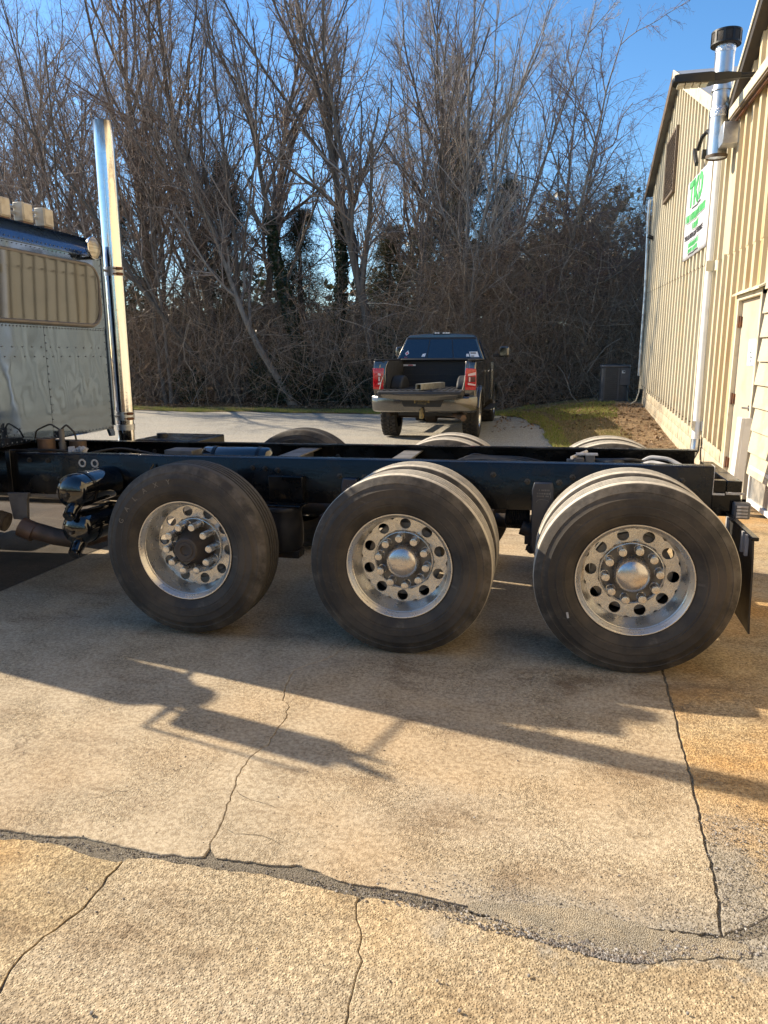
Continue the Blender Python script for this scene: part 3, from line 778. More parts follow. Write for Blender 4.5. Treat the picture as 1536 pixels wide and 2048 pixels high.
# outdoor condenser unit behind the far corner
AX0, AX1, AY0, AY1, AZ = 2.03, 2.78, 16.75, 17.45, .43
ac = thing('condenser_unit', ((AX0+AX1)/2, 17.1, AZ), 'dark grey air conditioner unit on the grass by the far wall corner', 'air conditioner')
M_acdark = simple('condenser_grey', (.05, .051, .054), (.075, .075, .076), 6, .4, .7, .5)
M_acpanel = simple('condenser_panel', (.085, .085, .088), (.11, .11, .11), 6, .4, .7, .45)
def rrect(x0, x1, y0, y1, r, n=5):
    out = []
    for cx, cy, a0 in ((x1-r, y1-r, 0), (x0+r, y1-r, 90), (x0+r, y0+r, 180), (x1-r, y0+r, 270)):
        for k in range(n+1):
            a = R(a0+90*k/n); out.append((cx+r*math.cos(a), cy+r*math.sin(a)))
    return out
MB().prism(rrect(AX0+.02, AX1-.02, AY0+.02, AY1-.02, .1), 'z', AZ+.06, AZ+.93).build('core', M_acdark, ac)
MB().prism(rrect(AX0, AX1, AY0, AY1, .11), 'z', AZ+.0, AZ+.07).build('base_pan', M_acdark, ac, bevel=.008)
MB().prism(rrect(AX0-.005, AX1+.005, AY0-.005, AY1+.005, .11), 'z', AZ+.9, AZ+.975).build('top_cover', M_acpanel, ac, bevel=.02)
MB().lathe([(0, .26), (.02, .26), (.02, .2), (.035, .05)], (2.4, 17.1, AZ+.975), 'z', 24).build('fan_guard', M_black, ac)
lb = MB().box(-.19, .19, -.012, .012, -.012, .012).mesh('louver', M_acdark, smooth=0)
for k in range(15): link_obj('louver', lb, ac, (-.12, -.335, .11+k*.054))
for x in (AX0+.1, AX0+.46): MB().box(x-.018, x+.018, AY0-.008, AY0+.02, AZ+.07, AZ+.9).build('corner_post', M_acpanel, ac)
MB().box(AX0+.49, AX1-.005, AY0-.006, AY0+.03, AZ+.45, AZ+.9).build('access_panel', M_acpanel, ac, bevel=.01)
bdg = MB().box(AX0+.53, AX0+.61, AY0-.011, AY0-.004, AZ+.76, AZ+.83).build('badge', M_white, ac)
MB().box(AX0+.56, AX0+.606, AY0-.014, AY0-.0112, AZ+.785, AZ+.822).build('badge_print', M_ink, bdg)
MB().tube([(AX1-.1, AY0-.01, AZ+.44), (AX1-.02, AY0-.04, AZ+.3), (AX1+.0, AY0-.05, AZ+.15), (AX1+.1, AY0-.1, AZ+.05), (AX1+.2, AY0-.5, AZ+.12), (2.96, 16.05, AZ+.35), (2.97, 16.0, AZ+.7)], .015, 8).build('line_set', M_black, ac)
MB().tube([(2.95, 16.0, AZ+.75), (2.93, 15.95, AZ+.3), (2.86, 15.85, AZ+.1), (2.72, 15.7, AZ+.02)], .014, 8).build('drain_hose', M_trim, ac)

# ================================================================== the truck: day cab, bare frame, three rear axles
def tyre_mat(name, worn):
    b = NB(name); o = b.sep(b.obj)
    r = b.math('SQRT', b.math('ADD', b.math('MULTIPLY', o[0], o[0]), b.math('MULTIPLY', o[2], o[2])))
    n1 = b.noise(b.obj, 4, 6, .65); n2 = b.noise(b.obj, 22, 5, .7)
    side = b.mix(b.ramp(n1, .35, .7), (.030, .026, .022), (.085, .068, .05))
    side = b.mix(b.math('MULTIPLY', b.ramp(b.noise(b.scale(b.obj, (1, 1, 3)), 5, 6, .75), .6, .72), .5), side, (.15, .125, .095))
    # dusty scuff ring below the shoulder
    ring = b.math('MULTIPLY', b.ramp(r, .44, .475), b.ramp(b.noise(b.obj, 7, 5, .7), .42, .66))
    side = b.mix(b.math('MULTIPLY', ring, .5), side, (.17, .145, .115))
    tread = b.mix(b.ramp(n2, .35, .7), worn, tuple(c*.7 for c in worn))
    col = b.mix(b.ramp(r, .5075, .511), side, tread)
    groove = b.math('MULTIPLY', b.ramp(r, .5135, .5095), b.ramp(r, .494, .497))
    in_tread = b.math('MULTIPLY', b.ramp(o[1], .025, .03), b.ramp(o[1], .20, .195))
    col = b.mix(b.math('MULTIPLY', groove, in_tread), col, (.05, .042, .032))
    h = b.math('ADD', n2, b.math('MULTIPLY', b.noise(b.obj, 60, 3), .5))
    return b.fin(col, b.mix(b.ramp(n1, .3, .7), (.62,)*3, (.85,)*3), 0, b.bump(h, .002), spec=.35)
M_tyre = tyre_mat('dusty_tyre', (.56, .50, .40))
M_tyre2 = tyre_mat('dark_tyre', (.075, .066, .055))
b = NB('tyre_lettering'); M_tlet = b.fin((.17, .145, .11), .8)
def alloy(name, c1, c2, ro1, ro2, dirt):
    b = NB(name); n1 = b.noise(b.obj, 5, 6, .7); n2 = b.noise(b.obj, 30, 6, .75)
    col = b.mix(b.ramp(n1, .35, .7), c1, c2)
    d = b.math('MULTIPLY', b.ramp(n2, .5, .68), dirt)
    col = b.mix(d, col, (.2, .16, .12))
    return b.fin(col, b.mix(b.ramp(n2, .4, .65), (ro1,)*3, (ro2,)*3), b.math('SUBTRACT', .82, b.math('MULTIPLY', d, .6)), b.bump(b.noise(b.obj, 16, 5), .0015))
M_rim = alloy('weathered_alloy', (.70, .67, .61), (.63, .595, .535), .27, .35, .03)
M_disc = alloy('scratched_alloy', (.64, .63, .61), (.50, .495, .48), .22, .34, .14)
M_hub = alloy('dull_chrome', (.62, .58, .53), (.5, .46, .42), .2, .3, .04)
M_lug = alloy('lug_chrome', (.78, .75, .7), (.6, .57, .52), .2, .32, .15)
def stack_mat():
    b = NB('stack_chrome'); z = b.sep(b.pos)[2]
    f = b.ramp(b.noise(b.scale(b.obj, (3, 3, .6)), 4, 6, .7), .55, .8)
    col = b.mix(f, (.80, .79, .77), (.6, .52, .4))
    sc = b.ramp(b.noise(b.scale(b.obj, (1, 1, .25)), 30, 6, .8), .62, .7)
    col = b.mix(b.math('MULTIPLY', sc, .3), col, (.4, .34, .26))
    so = b.ramp(b.math('ADD', z, b.math('MULTIPLY', b.noise(b.scale(b.obj, (2, 2, .3)), 6, 4), .8)), 3.78, 4.05)
    col = b.mix(so, col, (.06, .05, .04))
    lo = b.math('MULTIPLY', b.ramp(z, 1.5, .95), b.ramp(b.noise(b.obj, 9, 5, .7), .4, .65))
    col = b.mix(b.math('MULTIPLY', lo, .5), col, (.3, .2, .12))
    return b.fin(col, b.mix(f, (.1,)*3, (.26,)*3), b.math('SUBTRACT', 1.0, b.math('MULTIPLY', so, .6)), b.bump(b.noise(b.obj, 5, 4), .0025))
M_stackchrome = stack_mat()
M_chrome = simple('bright_chrome', (.80, .79, .77), (.62, .58, .5), 7, .58, .8, .1, .24, metal=1.0, bsc=5, bd=.002)
M_frame = simple('frame_black', (.0035, .0035, .004), (.014, .011, .008), 5, .45, .75, .22, .5, coat=.15, spec=.3, bsc=26, bd=.0012)
M_grease = simple('greasy_metal', (.02, .015, .011), (.05, .032, .02), 16, .45, .65, .6, .9, bsc=30, bd=.004)
M_hubdark = simple('hub_iron', (.055, .044, .036), (.085, .066, .05), 9, .4, .7, .65, bsc=30, bd=.002)
M_axle = simple('axle_rust', (.05, .026, .016), (.085, .045, .025), 9, .4, .7, .8, bsc=30, bd=.004)
M_tank = simple('gloss_black', (.004, .0045, .006), (.008, .008, .009), 4, .5, .8, .035, .07, coat=1.0)
M_rubber = simple('hose_rubber', (.013, .013, .014), (.028, .025, .022), 20, .4, .7, .5)
M_bluesteel = simple('blue_black_steel', (.012, .018, .035), (.022, .026, .036), 12, .4, .7, .35, .5, coat=.3, bsc=30, bd=.002)
M_hose_grey = simple('grey_hose', (.42, .41, .4), (.3, .29, .28), 12, rough=.5)
M_plate = simple('grey_steel', (.16, .15, .14), (.09, .085, .08), 8, .4, .7, .5, bsc=18, bd=.002)
M_bolt = simple('bolt_head', (.13, .125, .12), (.05, .045, .04), 30, .4, .6, .35, metal=.7)
M_raw = simple('ground_steel', (.55, .53, .5), (.4, .34, .28), 40, .4, .65, .45, bsc=60, bd=.003)
M_brownpipe = simple('heat_brown_pipe', (.17, .10, .065), (.10, .07, .05), 6, .35, .65, .45, .6, metal=.5, bsc=20, bd=.002)
M_flex = simple('flex_pipe', (.2, .16, .12), (.12, .1, .08), 8, .4, .6, .5, metal=.5)
b = NB('cab_metal'); n = b.noise(b.scale(b.obj, (1, 1, .5)), 1.5, 1, .4, .3); n2 = b.noise(b.obj, 4, 4, .6)
col = b.mix(b.ramp(n2, .35, .7), (.10, .14, .21), (.088, .125, .19))
M_cab = b.fin(col, b.mix(b.ramp(n2, .3, .75), (.035,)*3, (.085,)*3), .9, b.bump(n, .06, .12), coat=.2)
b = NB('cab_blue'); n2 = b.noise(b.obj, 9, 6, .7)
M_cabblue = b.fin(b.mix(b.ramp(n2, .35, .7), (.055, .105, .22), (.045, .085, .17)), b.mix(b.ramp(n2, .3, .75), (.16,)*3, (.32,)*3), .55, coat=.5)
M_rivet = simple('rivet_heads', (.13, .15, .18), (.09, .10, .12), 9, .4, .6, .3, metal=.7)
M_gasket = simple('window_gasket', (.13, .115, .1), (.18, .155, .13), 9, .4, .7, .5)
b = NB('tinted_glass'); M_glass = b.fin((.072, .075, .082), .03, .85, b.bump(b.noise(b.obj, 1.6, 1), .004, .3), coat=.5)
M_lampbody = simple('lamp_beige', (.56, .50, .38), (.42, .36, .26), 14, .4, .7, .5, bsc=50, bd=.002)
b = NB('lamp_glass'); M_lampglass = b.fin(b.mix(b.ramp(b.noise(b.scale(b.obj, (1, 1, 14)), 3, 2), .4, .6), (.5, .46, .38), (.3, .27, .22)), .12, .3)
M_soot = simple('soot', (.012, .011, .01), (.03, .026, .022), 9, rough=.9)
M_flap = simple('mudflap_rubber', (.012, .012, .012), (.03, .027, .024), 7, .4, .7, .45, bsc=20, bd=.002)

YC = 1.152                       # truck centre line
HUBX = (-1.287, 0.0, 1.239)
truck = thing('semi_truck', (-1.0, YC, 0), 'old blue grey day cab truck with bare black frame and three rear axles', 'truck')

# ---- wheels
def tyre_profile():
    half = [(.022, .284), (.004, .297), (-.012, .318), (-.024, .345), (-.0265, .348), (-.0265, .356), (-.031, .36), (-.033, .39), (-.0335, .394), (-.0305, .398), (-.0305, .436), (-.027, .44), (-.018, .466), (-.0195, .469), (-.008, .488),
            (-.001, .499), (.003, .505), (.007, .509), (.016, .5125), (.028, .5135)]
    c = .1075
    g = [.058, .0915, .1235, .157]
    tread = []
    for y in g: tread += [(y-.0085, .5148), (y-.006, .5), (y+.006, .5), (y+.0085, .5148)]
    return half+tread+[(2*c-y, r) for y, r in half[::-1]]
def build_tyre(mat): return MB().lathe(tyre_profile(), (0, 0, 0), 'y', 112).mesh('tyre', mat, smooth=30)
ty_me, ty2_me = build_tyre(M_tyre), build_tyre(M_tyre2)
def holed_ring(mb, yf, ri, ro, rc, rh, n=10, k=28, depth=.014, ph=0.0):
    for i in range(n):
        a0 = 2*PI*i/n+ph; vs = []; hs = []
        for j in range(k):
            t = 2*PI*j/k; d = (math.cos(t), math.sin(t)); lo, hi = rh, .3
            for _ in range(26):                              # march to the sector border
                m = (lo+hi)/2; u, v = rc+m*d[0], m*d[1]; r = math.hypot(u, v); a = math.atan2(v, u)
                if ri < r < ro and abs(a) < PI/n: lo = m
                else: hi = m
            for m, L in ((rh, hs), (lo, vs)):
                u, v = rc+m*d[0], m*d[1]; r = math.hypot(u, v); c, s = math.cos(a0), math.sin(a0)
                L.append((u*c-v*s, yf(r), u*s+v*c))
        back = [(x, y+depth, z) for x, y, z in hs]
        mb.add(hs+vs+back, [(j, (j+1) % k, k+(j+1) % k, k+j) for j in range(k)]+[(2*k+j, 2*k+(j+1) % k, (j+1) % k, j) for j in range(k)])
def rim_barrel():
    prof = [(.03, .27), (.012, .288), (.002, .2965), (-.002, .2985), (-.0055, .297), (-.005, .292), (.002, .286), (.014, .281), (.019, .275), (.024, .2735), (.05, .268), (.085, .262), (.12, .256), (.14, .25), (.146, .247)]
    return MB().lathe(prof, (0, 0, 0), 'y', 96).mesh('rim', M_rim, smooth=40)
def rim_disc():
    mb = MB(); yf = lambda r: .146+.006*(.247-r)/.08
    holed_ring(mb, yf, .172, .2475, .2115, .031)
    mb.lathe([(.1515, .1725), (.146, .170), (.140, .166), (.139, .162), (.143, .1585), (.152, .157)], (0, 0, 0), 'y', 72)
    return mb.mesh('wheel_disc', M_disc, smooth=40, recalc=False)
M_drum = simple('dull_shaded_hub_face', (.19, .175, .15), (.10, .085, .07), 14, .4, .65, .42, .6, metal=.55, bsc=24, bd=.002)  # dull metal, toned darker to stand for shade between hub and ring
def drum(): return MB().lathe([(.1525, .1575), (.1535, .085)], (0, 0, 0), 'y', 40).lathe([(.165, .05), (.17, .2), (.175, .213), (.3, .213), (.33, .19), (.34, .03)], (0, 0, 0), 'y', 48).mesh('brake_drum', M_drum)
def hubcap():
    prof = [(.153, .098), (.150, .098), (.128, .094), (.095, .0915), (.090, .0905), (.086, .0885)]
    prof += [(.086-.032*math.sin(PI/2*i/7), .0885*math.cos(PI/2*i/7)+1e-4) for i in range(1, 8)]
    return MB().lathe(prof, (0, 0, 0), 'y', 48).mesh('hub_cap', M_hub, smooth=45)
def lug(L):
    prof = [(0, .025), (-.012, .025), (-.014, .0225), (-L+.003, .0218), (-L, .0205), (-L-.001, .0165), (-L-.001, .0001)]
    return MB().lathe(prof, (0, 0, 0), 'y', 20).mesh('lug_nut', M_lug, smooth=40)
def pusher_hub():
    prof = [(.16, .155), (.15, .12), (.13, .105), (.095, .1), (.06, .082), (.035, .077), (.012, .074), (.004, .066), (.006, .05), (.0, .047), (.0, .031), (.012, .028), (.014, .0001)]
    return MB().lathe(prof, (0, 0, 0), 'y', 40).mesh('hub', M_hubdark, smooth=35)
rim_me, disc_me, drum_me, cap_me, lug_me, lugl_me, phub_me = rim_barrel(), rim_disc(), drum(), hubcap(), lug(.074), lug(.125), pusher_hub()
slv = MB().lathe([(0, .0125), (-.105, .0125), (-.107, .001)], (0, 0, 0), 'y', 12).mesh('stud', M_lug)
def let_mesh(word, r0, size, a_mid, spread, ysurf):
    mb = MB()
    for k, ch in enumerate(word):
        a = a_mid-spread*(k-(len(word)-1)/2); c, s = math.cos(a), math.sin(a)
        def warp(p): # p in letter plane, up = radial
            rr = r0+p[1]; t = a-p[0]/r0
            return (rr*math.cos(t), ysurf-.0012-p[2], rr*math.sin(t))
        mb.text(ch, size, None, .0012, warp)
    return mb.mesh('sidewall_lettering', M_tlet, smooth=0)
gal_me = let_mesh('GALAXY', .417, .042, R(133), R(11.5), -.0305)
def wheel(ax, pusher=False, dual=True, front=True, ph=0.0, full=True):
    y0 = 0.0
    hz = .515+(.018 if pusher else 0)
    w = link_obj('wheel', disc_me, truck, (HUBX[ax]+1.0, y0-YC, hz)); w.rotation_euler = (0, ph, 0)
    link_obj('rim', rim_me, w); link_obj('tyre', ty2_me if pusher else ty_me, w)
    link_obj('brake_drum', drum_me, w)
    if full:
        for k in range(10):
            a = 2*PI*k/10+.16
            r = .1375
            link_obj('lug_nut', lugl_me if pusher else lug_me, w, (r*math.cos(a), .153, r*math.sin(a)))
        link_obj('hub_cap' if not pusher else 'hub', cap_me if not pusher else phub_me, w)
    if pusher and full: link_obj('lettering', gal_me, w)
    out = [w]
    if dual:
        w2 = link_obj('inner_wheel', ty_me, truck, (HUBX[ax]+1.0, .335-YC, hz)); out.append(w2)
        i2 = link_obj('rim', rim_me, w2, (0, .21, 0)); i2.rotation_euler = (0, 0, PI)
    return out
near = [wheel(0, True, False, ph=.1), wheel(1, ph=.35), wheel(2, ph=.05)]
for ws_ in near:
    for w in ws_:
        yl = w.location.y
        c = dup_tree(w, truck, (w.location.x, -yl, w.location.z)); c.rotation_euler = (0, w.rotation_euler.y, PI)
# pale paper sticker on the rear tyre
MB().cbox((HUBX[2]-.315, -.0345, .515-.215), (.011, .004, .032), ry=-.25).build('tyre_sticker', M_hose_grey, near[2][0])
# a pale rub mark on the middle tyre
bar_me = None

# ---- frame rails (C channels, flanges turned inwards)
def railz(x): return 1.004+.0085*x
def channel(y_web, inward, x0, x1, notch=None, extra=None):
    th, fl = .012, .09; mb = MB()
    pts = [x0, -2.2, -1, 0, 1, x1]; pts = [p for p in pts if x0 <= p <= x1]
    secs = []
    for x in pts:
        zt, zb = railz(x), railz(x)-.295
        y0, y1, yf = y_web, y_web+inward*th, y_web+inward*fl
        secs.append([(x, y0+inward*.012, zt), (x, yf, zt), (x, yf, zt-th), (x, y1+inward*.01, zt-th), (x, y1, zt-th-.01), (x, y1, zb+th), (x, yf, zb+th), (x, yf, zb), (x, y0, zb), (x, y0, zt-.012), (x, y0+inward*.004, zt-.004)])
    return mb.loft(secs)
rn = channel(.72, 1, -6.2, 1.722); rf = channel(1.584, -1, -6.2, 1.765)
near_rail = rn.build('frame_rail', M_frame, truck, smooth=30); far_rail = rf.build('frame_rail', M_frame, truck, smooth=30)
# lower tail plate past the torch-cut notch
MB().prism([(1.724, .727), (1.89, .727), (1.89, .80), (1.872, .862), (1.724, .862)], 'y', .7195, .735).build('tail_plate', M_frame, truck, bevel=.003)
MB().box(1.7225, 1.7265, .718, .81, .862, 1.02).box(1.722, 1.79, .7165, .7195, .852, .864).build('cut_edge', M_raw, near_rail)
MB().box(1.80, 1.885, .735, 1.57, .868, .935).build('rear_crossmember', M_frame, truck, bevel=.005)
MB().box(1.798, 1.90, .7165, .7345, .857, .868).build('weld_bead', M_raw, truck)
MB().box(1.73, 1.80, .74, .80, .845, .935).build('crossmember_gusset', M_frame, truck, bevel=.004)
# slotted step bracket under the tail
br = MB().box(1.835, 1.925, .66, .715, .725, .82).build('tail_bracket', M_plate, truck, bevel=.008)
sm = MB().box(-.03, .03, -.006, .006, -.006, .006).mesh('slot_rib', M_raw, smooth=0)
for k in range(4): link_obj('slot_rib', sm, br, (1.878+1.0, .655-YC, .742+k*.019))
MB().cyl((1.88, .70, .77), (1.9, 1.5, .77), .03, 12).build('tail_pipe_bar', M_frame, truck)
# mudflap and its hanger
MB().box(1.795, 1.83, .08, .70, .735, .755).build('flap_hanger', M_frame, truck, bevel=.004)
fv = []; nn = 12
for j in range(nn+1):
    t = j/nn; z = .735-.50*t; xo = 1.80+.012*math.sin(t*PI)+.03*t**3
    fv.append([(xo, .085+.02*t, z-.05*t*0), (xo, .685, z+.02*t), (xo+.009, .685, z+.02*t), (xo+.009, .085+.02*t, z)])
MB().loft(fv).build('mudflap', M_flap, truck)
for y in (.16, .24, .6): MB().box(1.785, 1.80, y-.012, y+.012, .64, .75).build('flap_bolt_strip', M_hose_grey, truck)
dupY = MB()
fv2 = [[(x, 2*YC-y, z) for x, y, z in r] for r in fv]
MB().loft(fv2).build('mudflap', M_flap, truck)
MB().box(1.795, 1.83, 1.604, 2.224, .735, .755).build('flap_hanger', M_frame, truck, bevel=.004)

# ---- spring hangers with cast lettering, bolts
def hanger(x0, x1, ztop, zbot):
    h = MB().prism([(x0+.012, ztop), (x1-.012, ztop), (x1, ztop-.05), (x1-.01, zbot+.06), (x1-.03, zbot), (x0+.03, zbot), (x0+.005, zbot+.06), (x0, ztop-.05)], 'y', .655, .715).build('spring_hanger', M_bluesteel, truck, bevel=.006)
    mk = MB(); rr = random.Random(2)
    for k, z in enumerate((ztop-.045, ztop-.066, ztop-.082)):
        x = x0+.03+(.012 if k == 0 else 0)
        while x < x1-.03:
            w = rr.choice((.005, .007, .007)); mk.box(x, x+w, .6525, .6549, z-.0045, z+.0045); x += w+.0035
            if rr.random() < .15: x += .006
    mk.box(x1-.022, x1-.0195, .6525, .6549, ztop-.092, ztop-.055)
    mk.tube([(x0+.03, .6545, ztop-.12), (x0+.034, .6545, ztop-.108), (x0+.05, .6545, ztop-.104), (x1-.05, .6545, ztop-.104), (x1-.034, .6545, ztop-.108), (x1-.03, .6545, ztop-.12)], .0015, 5)
    o = mk.build('cast_lettering', M_plate, h); tag(o, kind='stuff')
    return h
hanger(.69, .822, .90, .44); hanger(-.515, -.40, .885, .46)
bolt_me = MB().lathe([(0, .02), (-.004, .02), (-.004, .0135), (-.016, .013), (-.017, .006), (-.022, .006), (-.022, .0001)], (0, 0, 0), 'y', 6).mesh('bolt', M_bolt, smooth=20)
for (x, z) in [(-1.144, .927), (-1.056, .923), (-.968, .916), (-.967, .858), (-.97, .764), (.66, .895), (.85, .895), (.927, .93), (1.03, .932), (-.54, .888), (-.375, .888), (-1.62, .93), (-1.52, .932), (.45, .93), (.12, .93), (-.2, .93),
               (-2.7, .93), (-2.85, .93), (-2.62, .80), (1.45, .93), (1.55, .93)]:
    link_obj('bolt', bolt_me, near_rail, (x+1.0, .7195-YC, z))
for x in (-2.7, -2.5, -2.35, -2.1, -1.5, -.8, -.3, .45, .62, 1.1, 1.35, 1.6):
    o = link_obj('bolt', bolt_me, far_rail, (x+1.0, 1.571-YC, .9))
for x in (-2.424, -2.326):
    MB().lathe([(0, .018), (-.004, .018), (-.005, .028), (-.001, .030)], (x, .719, .92), 'y', 18).build('bare_bolt_ring', M_raw, near_rail)

# ---- cross members and things between the rails
for x, w in ((-1.0, .15), (-.2, .13)):
    MB().box(x-w/2, x+w/2, .733, 1.571, .955, .968).box(x-w/2, x+w/2, .733, 1.571, .74, .752).box(x-.006, x+.006, .733, 1.571, .752, .955).build('crossmember', M_plate, truck, bevel=.003)
for x in (-2.75, .62, 1.45):
    MB().box(x-.04, x+.04, .733, 1.571, .90, .912).box(x-.006, x+.006, .733, 1.571, .74, .90).build('crossmember', M_frame, truck, bevel=.003)
mt = MB().lathe([(-.275, .0001)]+[(-.275+.04*(1-math.cos(PI/2*k/5)), .09*math.sin(PI/2*k/5)) for k in range(1, 6)]+[(.235, .09)]+[(.235+.04*math.sin(PI/2*k/5), .09*math.cos(PI/2*k/5)+1e-4) for k in range(1, 6)], (-1.44, 1.15, .918), 'x', 32)
mt = mt.build('air_tank', M_tank, truck)
MB().lathe([(-.012, .091), (-.012, .095), (.012, .095), (.012, .091)], (-1.60, 1.15, .918), 'x', 32).lathe([(-.012, .091), (-.012, .095), (.012, .095), (.012, .091)], (-1.26, 1.15, .918), 'x', 32).build('strap', M_frame, mt)
MB().box(-2.0, -1.78, 1.1, 1.28, .93, .975).build('valve_bracket', M_plate, truck, bevel=.004)
MB().box(-2.62, -2.06, 1.72, 2.28, .50, .972).build('fuel_box', M_frame, truck, bevel=.012)
MB().lathe([(0, .045), (.03, .045), (.034, .04), (.034, .001)], (-2.49, 1.95, .972), 'z', 24).build('filler_cap', M_rubber, truck)
MB().box(1.02, 1.08, 1.22, 1.30, .93, 1.0).box(.95, 1.01, 1.2, 1.3, .92, .985).cyl((.9, 1.25, .955), (1.2, 1.25, .955), .018, 8).build('valve_block', M_plate, truck, bevel=.004)
MB().cyl((.93, 1.2, .985), (1.03, 1.34, 1.012), .012, 8).box(.96, 1.1, 1.22, 1.3, 1.0, 1.009).build('valve_cover', M_raw, truck)
rh = random.Random(5)
def hose(pts, r, mat, name='air_hose'):
    P = np.array(pts, float); k = len(P); t = np.linspace(0, k-1, 26)
    Q = np.stack([np.interp(t, range(k), P[:, i]) for i in range(3)], 1)
    for _ in range(3): Q[1:-1] = (Q[:-2]+2*Q[1:-1]+Q[2:])/4
    MB().tube(Q, r, 8).build(name, mat, truck)
for k in range(5):
    y = 1.0+.1*k
    hose([(.02+.03*k, y, .86), (.12+.03*k, y+.02, .95+.005*k), (.35, y+.05, .985-.01*k), (.6, y+.02, .95), (.85, y, .90), (1.0, 1.25, .95)], .0085, M_rubber)
for k in range(3):
    hose([(1.08, 1.25+.03*k, .96), (1.2, 1.15+.05*k, .97), (1.32, 1.3-.04*k, .94+.02*k), (1.45, 1.2+.04*k, .95), (1.6, 1.25, .90)], .012, M_rubber)
hose([(1.36, 1.3, .94), (1.44, 1.3, .99), (1.55, 1.26, .985), (1.66, 1.2, .93)], .014, M_hose_grey)
hose([(1.34, 1.26, .93), (1.44, 1.2, .972), (1.56, 1.1, .955), (1.62, 1.02, .90)], .013, M_hose_grey)
hose([(1.12, 1.0, .93), (1.2, .98, .975), (1.27, .95, .93)], .006, M_hose_grey)
hose([(-2.8, .95, .9), (-2.5, 1.3, .96), (-2.2, 1.45, .88), (-1.9, 1.3, .93)], .009, M_rubber)
hose([(-2.95, .82, .98), (-2.75, .85, .99), (-2.55, 1.0, .95), (-2.3, 1.35, .84)], .008, M_rubber)
for k in range(3): hose([(-3.1, .8+.05*k, .98-.01*k), (-2.95, .82+.05*k, .985), (-2.8, .8+.1*k, .93), (-2.7, .9+.1*k, .86)], .009, M_rubber)

# ---- behind the cab: air dryer, filter cans, rag
MB().cyl((-2.86, .93, .93), (-2.86, .93, 1.055), .062, 20).cyl((-2.86, .93, 1.055), (-2.86, .93, 1.062), .066, 20).build('air_dryer', M_brownpipe, truck)
MB().cyl((-2.755, .97, .9), (-2.755, .97, 1.03), .026, 14).cyl((-2.755, .97, 1.03), (-2.755, .97, 1.13), .02, 14).build('hydraulic_cylinder', M_plate, truck)
MB().cyl((-2.66, 1.02, .9), (-2.66, 1.02, 1.04), .06, 18).build('filter_can', M_brownpipe, truck)
hose([(-2.95, .93, 1.06), (-2.93, .92, 1.12), (-2.82, .94, 1.17), (-2.76, .97, 1.12)], .006, M_rubber)
hose([(-2.75, .97, 1.13), (-2.73, 1.0, 1.16), (-2.68, 1.02, 1.1), (-2.67, 1.02, 1.04)], .007, M_rubber)
rag = MB(); rr_ = random.Random(9)
for k in range(14): rag.cbox((-2.585+rr_.uniform(-.07, .06), .93+rr_.uniform(-.04, .04), .965+rr_.uniform(-.01, .035)), (.06, .05, .012), rz=rr_.uniform(0, 3), rx=rr_.uniform(-1, 1), ry=rr_.uniform(-1, 1))
o = rag.build('rag', M_hose_grey, smooth=0, origin=(-2.585, .93, .95)); m = o.modifiers.new('soft', 'REMESH'); m.mode = 'VOXEL'; m.voxel_size = .007; m2 = o.modifiers.new('s', 'SMOOTH'); m2.iterations = 3
tag(o, 'crumpled grey rag lying on the truck frame behind the cab', 'rag')
MB().box(-3.02, -2.98, .68, .75, .68, 1.0).build('cab_bracket', M_frame, truck, bevel=.004)
MB().prism([(-3.02, .695), (-2.845, .70), (-2.86, .66), (-2.875, .50), (-2.99, .50), (-3.01, .66)], 'y', .66, .69).build('hanging_plate', M_plate, truck, bevel=.004)

# ---- twin black air tanks below the near rail
def dome_tank(cx, cz, r):
    pr = [(.235-.055*math.sin(PI/2*k/7)+.055, r*math.sin(PI/2*k/7)) for k in range(0)]
    prof = [(.235+.06*(1-math.sin(PI/2*(7-k)/7)), max(1e-4, r*math.cos(PI/2*(7-k)/7))) for k in range(8)]+[(.70, r)]+[(.70+.05*math.sin(PI/2*k/6), max(1e-4, r*math.cos(PI/2*k/6))) for k in range(1, 7)]
    t = MB().lathe(prof, (cx, 0, cz), 'y', 40).build('air_tank', M_tank, truck, smooth=50)
    MB().lathe([(.375, r+.0005), (.375, r+.005), (.405, r+.005), (.405, r+.0005)], (cx, 0, cz), 'y', 40).build('strap', M_frame, t)
    MB().cyl((cx, .245, cz-.012), (cx, .215, cz-.012), .012, 8).build('drain_plug', M_bolt, t)
    MB().tube([(cx+.02, .30, cz-r+.03), (cx+.02, .235, cz-r-.005), (cx+.03, .20, cz-r-.03)], [.04, .042, .042], 16).cyl((cx+.03, .205, cz-r-.028), (cx+.032, .185, cz-r-.038), .03, 14).build('fitting', M_tank, t)
dome_tank(-2.215, .80, .112); dome_tank(-2.20, .552, .108)
MB().cyl((-2.06, .42, .48), (-1.86, .70, .93), .008, 8).build('tank_brace', M_frame, truck)

# ---- exhaust: flex section, brown pipe, upright chrome stacks
P = [np.array(p) for p in ((-3.7, .45, .80), (-3.05, .58, .515), (-2.86, .62, .45))]
t = np.linspace(0, 1, 70); fx_ = np.array([P[0]*(1-s)+P[1]*s for s in t[:-1]]+[P[1]*(1-s)+P[2]*s for s in t[:24]])
rad = .066+.0045*np.sin(np.arange(len(fx_))*2.4)
MB().tube(fx_, rad, 20).build('flex_pipe', M_flex, truck, smooth=60)
MB().tube([(-2.89, .61, .462), (-2.80, .63, .42)], .072, 20).build('pipe_clamp', M_brownpipe, truck)
MB().tube([(-2.86, .62, .45), (-2.66, .67, .385), (-2.55, .70, .365), (-2.47, .78, .36), (-2.44, .95, .36), (-2.5, 1.5, .36), (-2.8, 2.0, .37), (-3.0, 2.2, .44), (-3.01, 2.22, .62)], [.062]*9, 20).build('exhaust_pipe', M_brownpipe, truck)
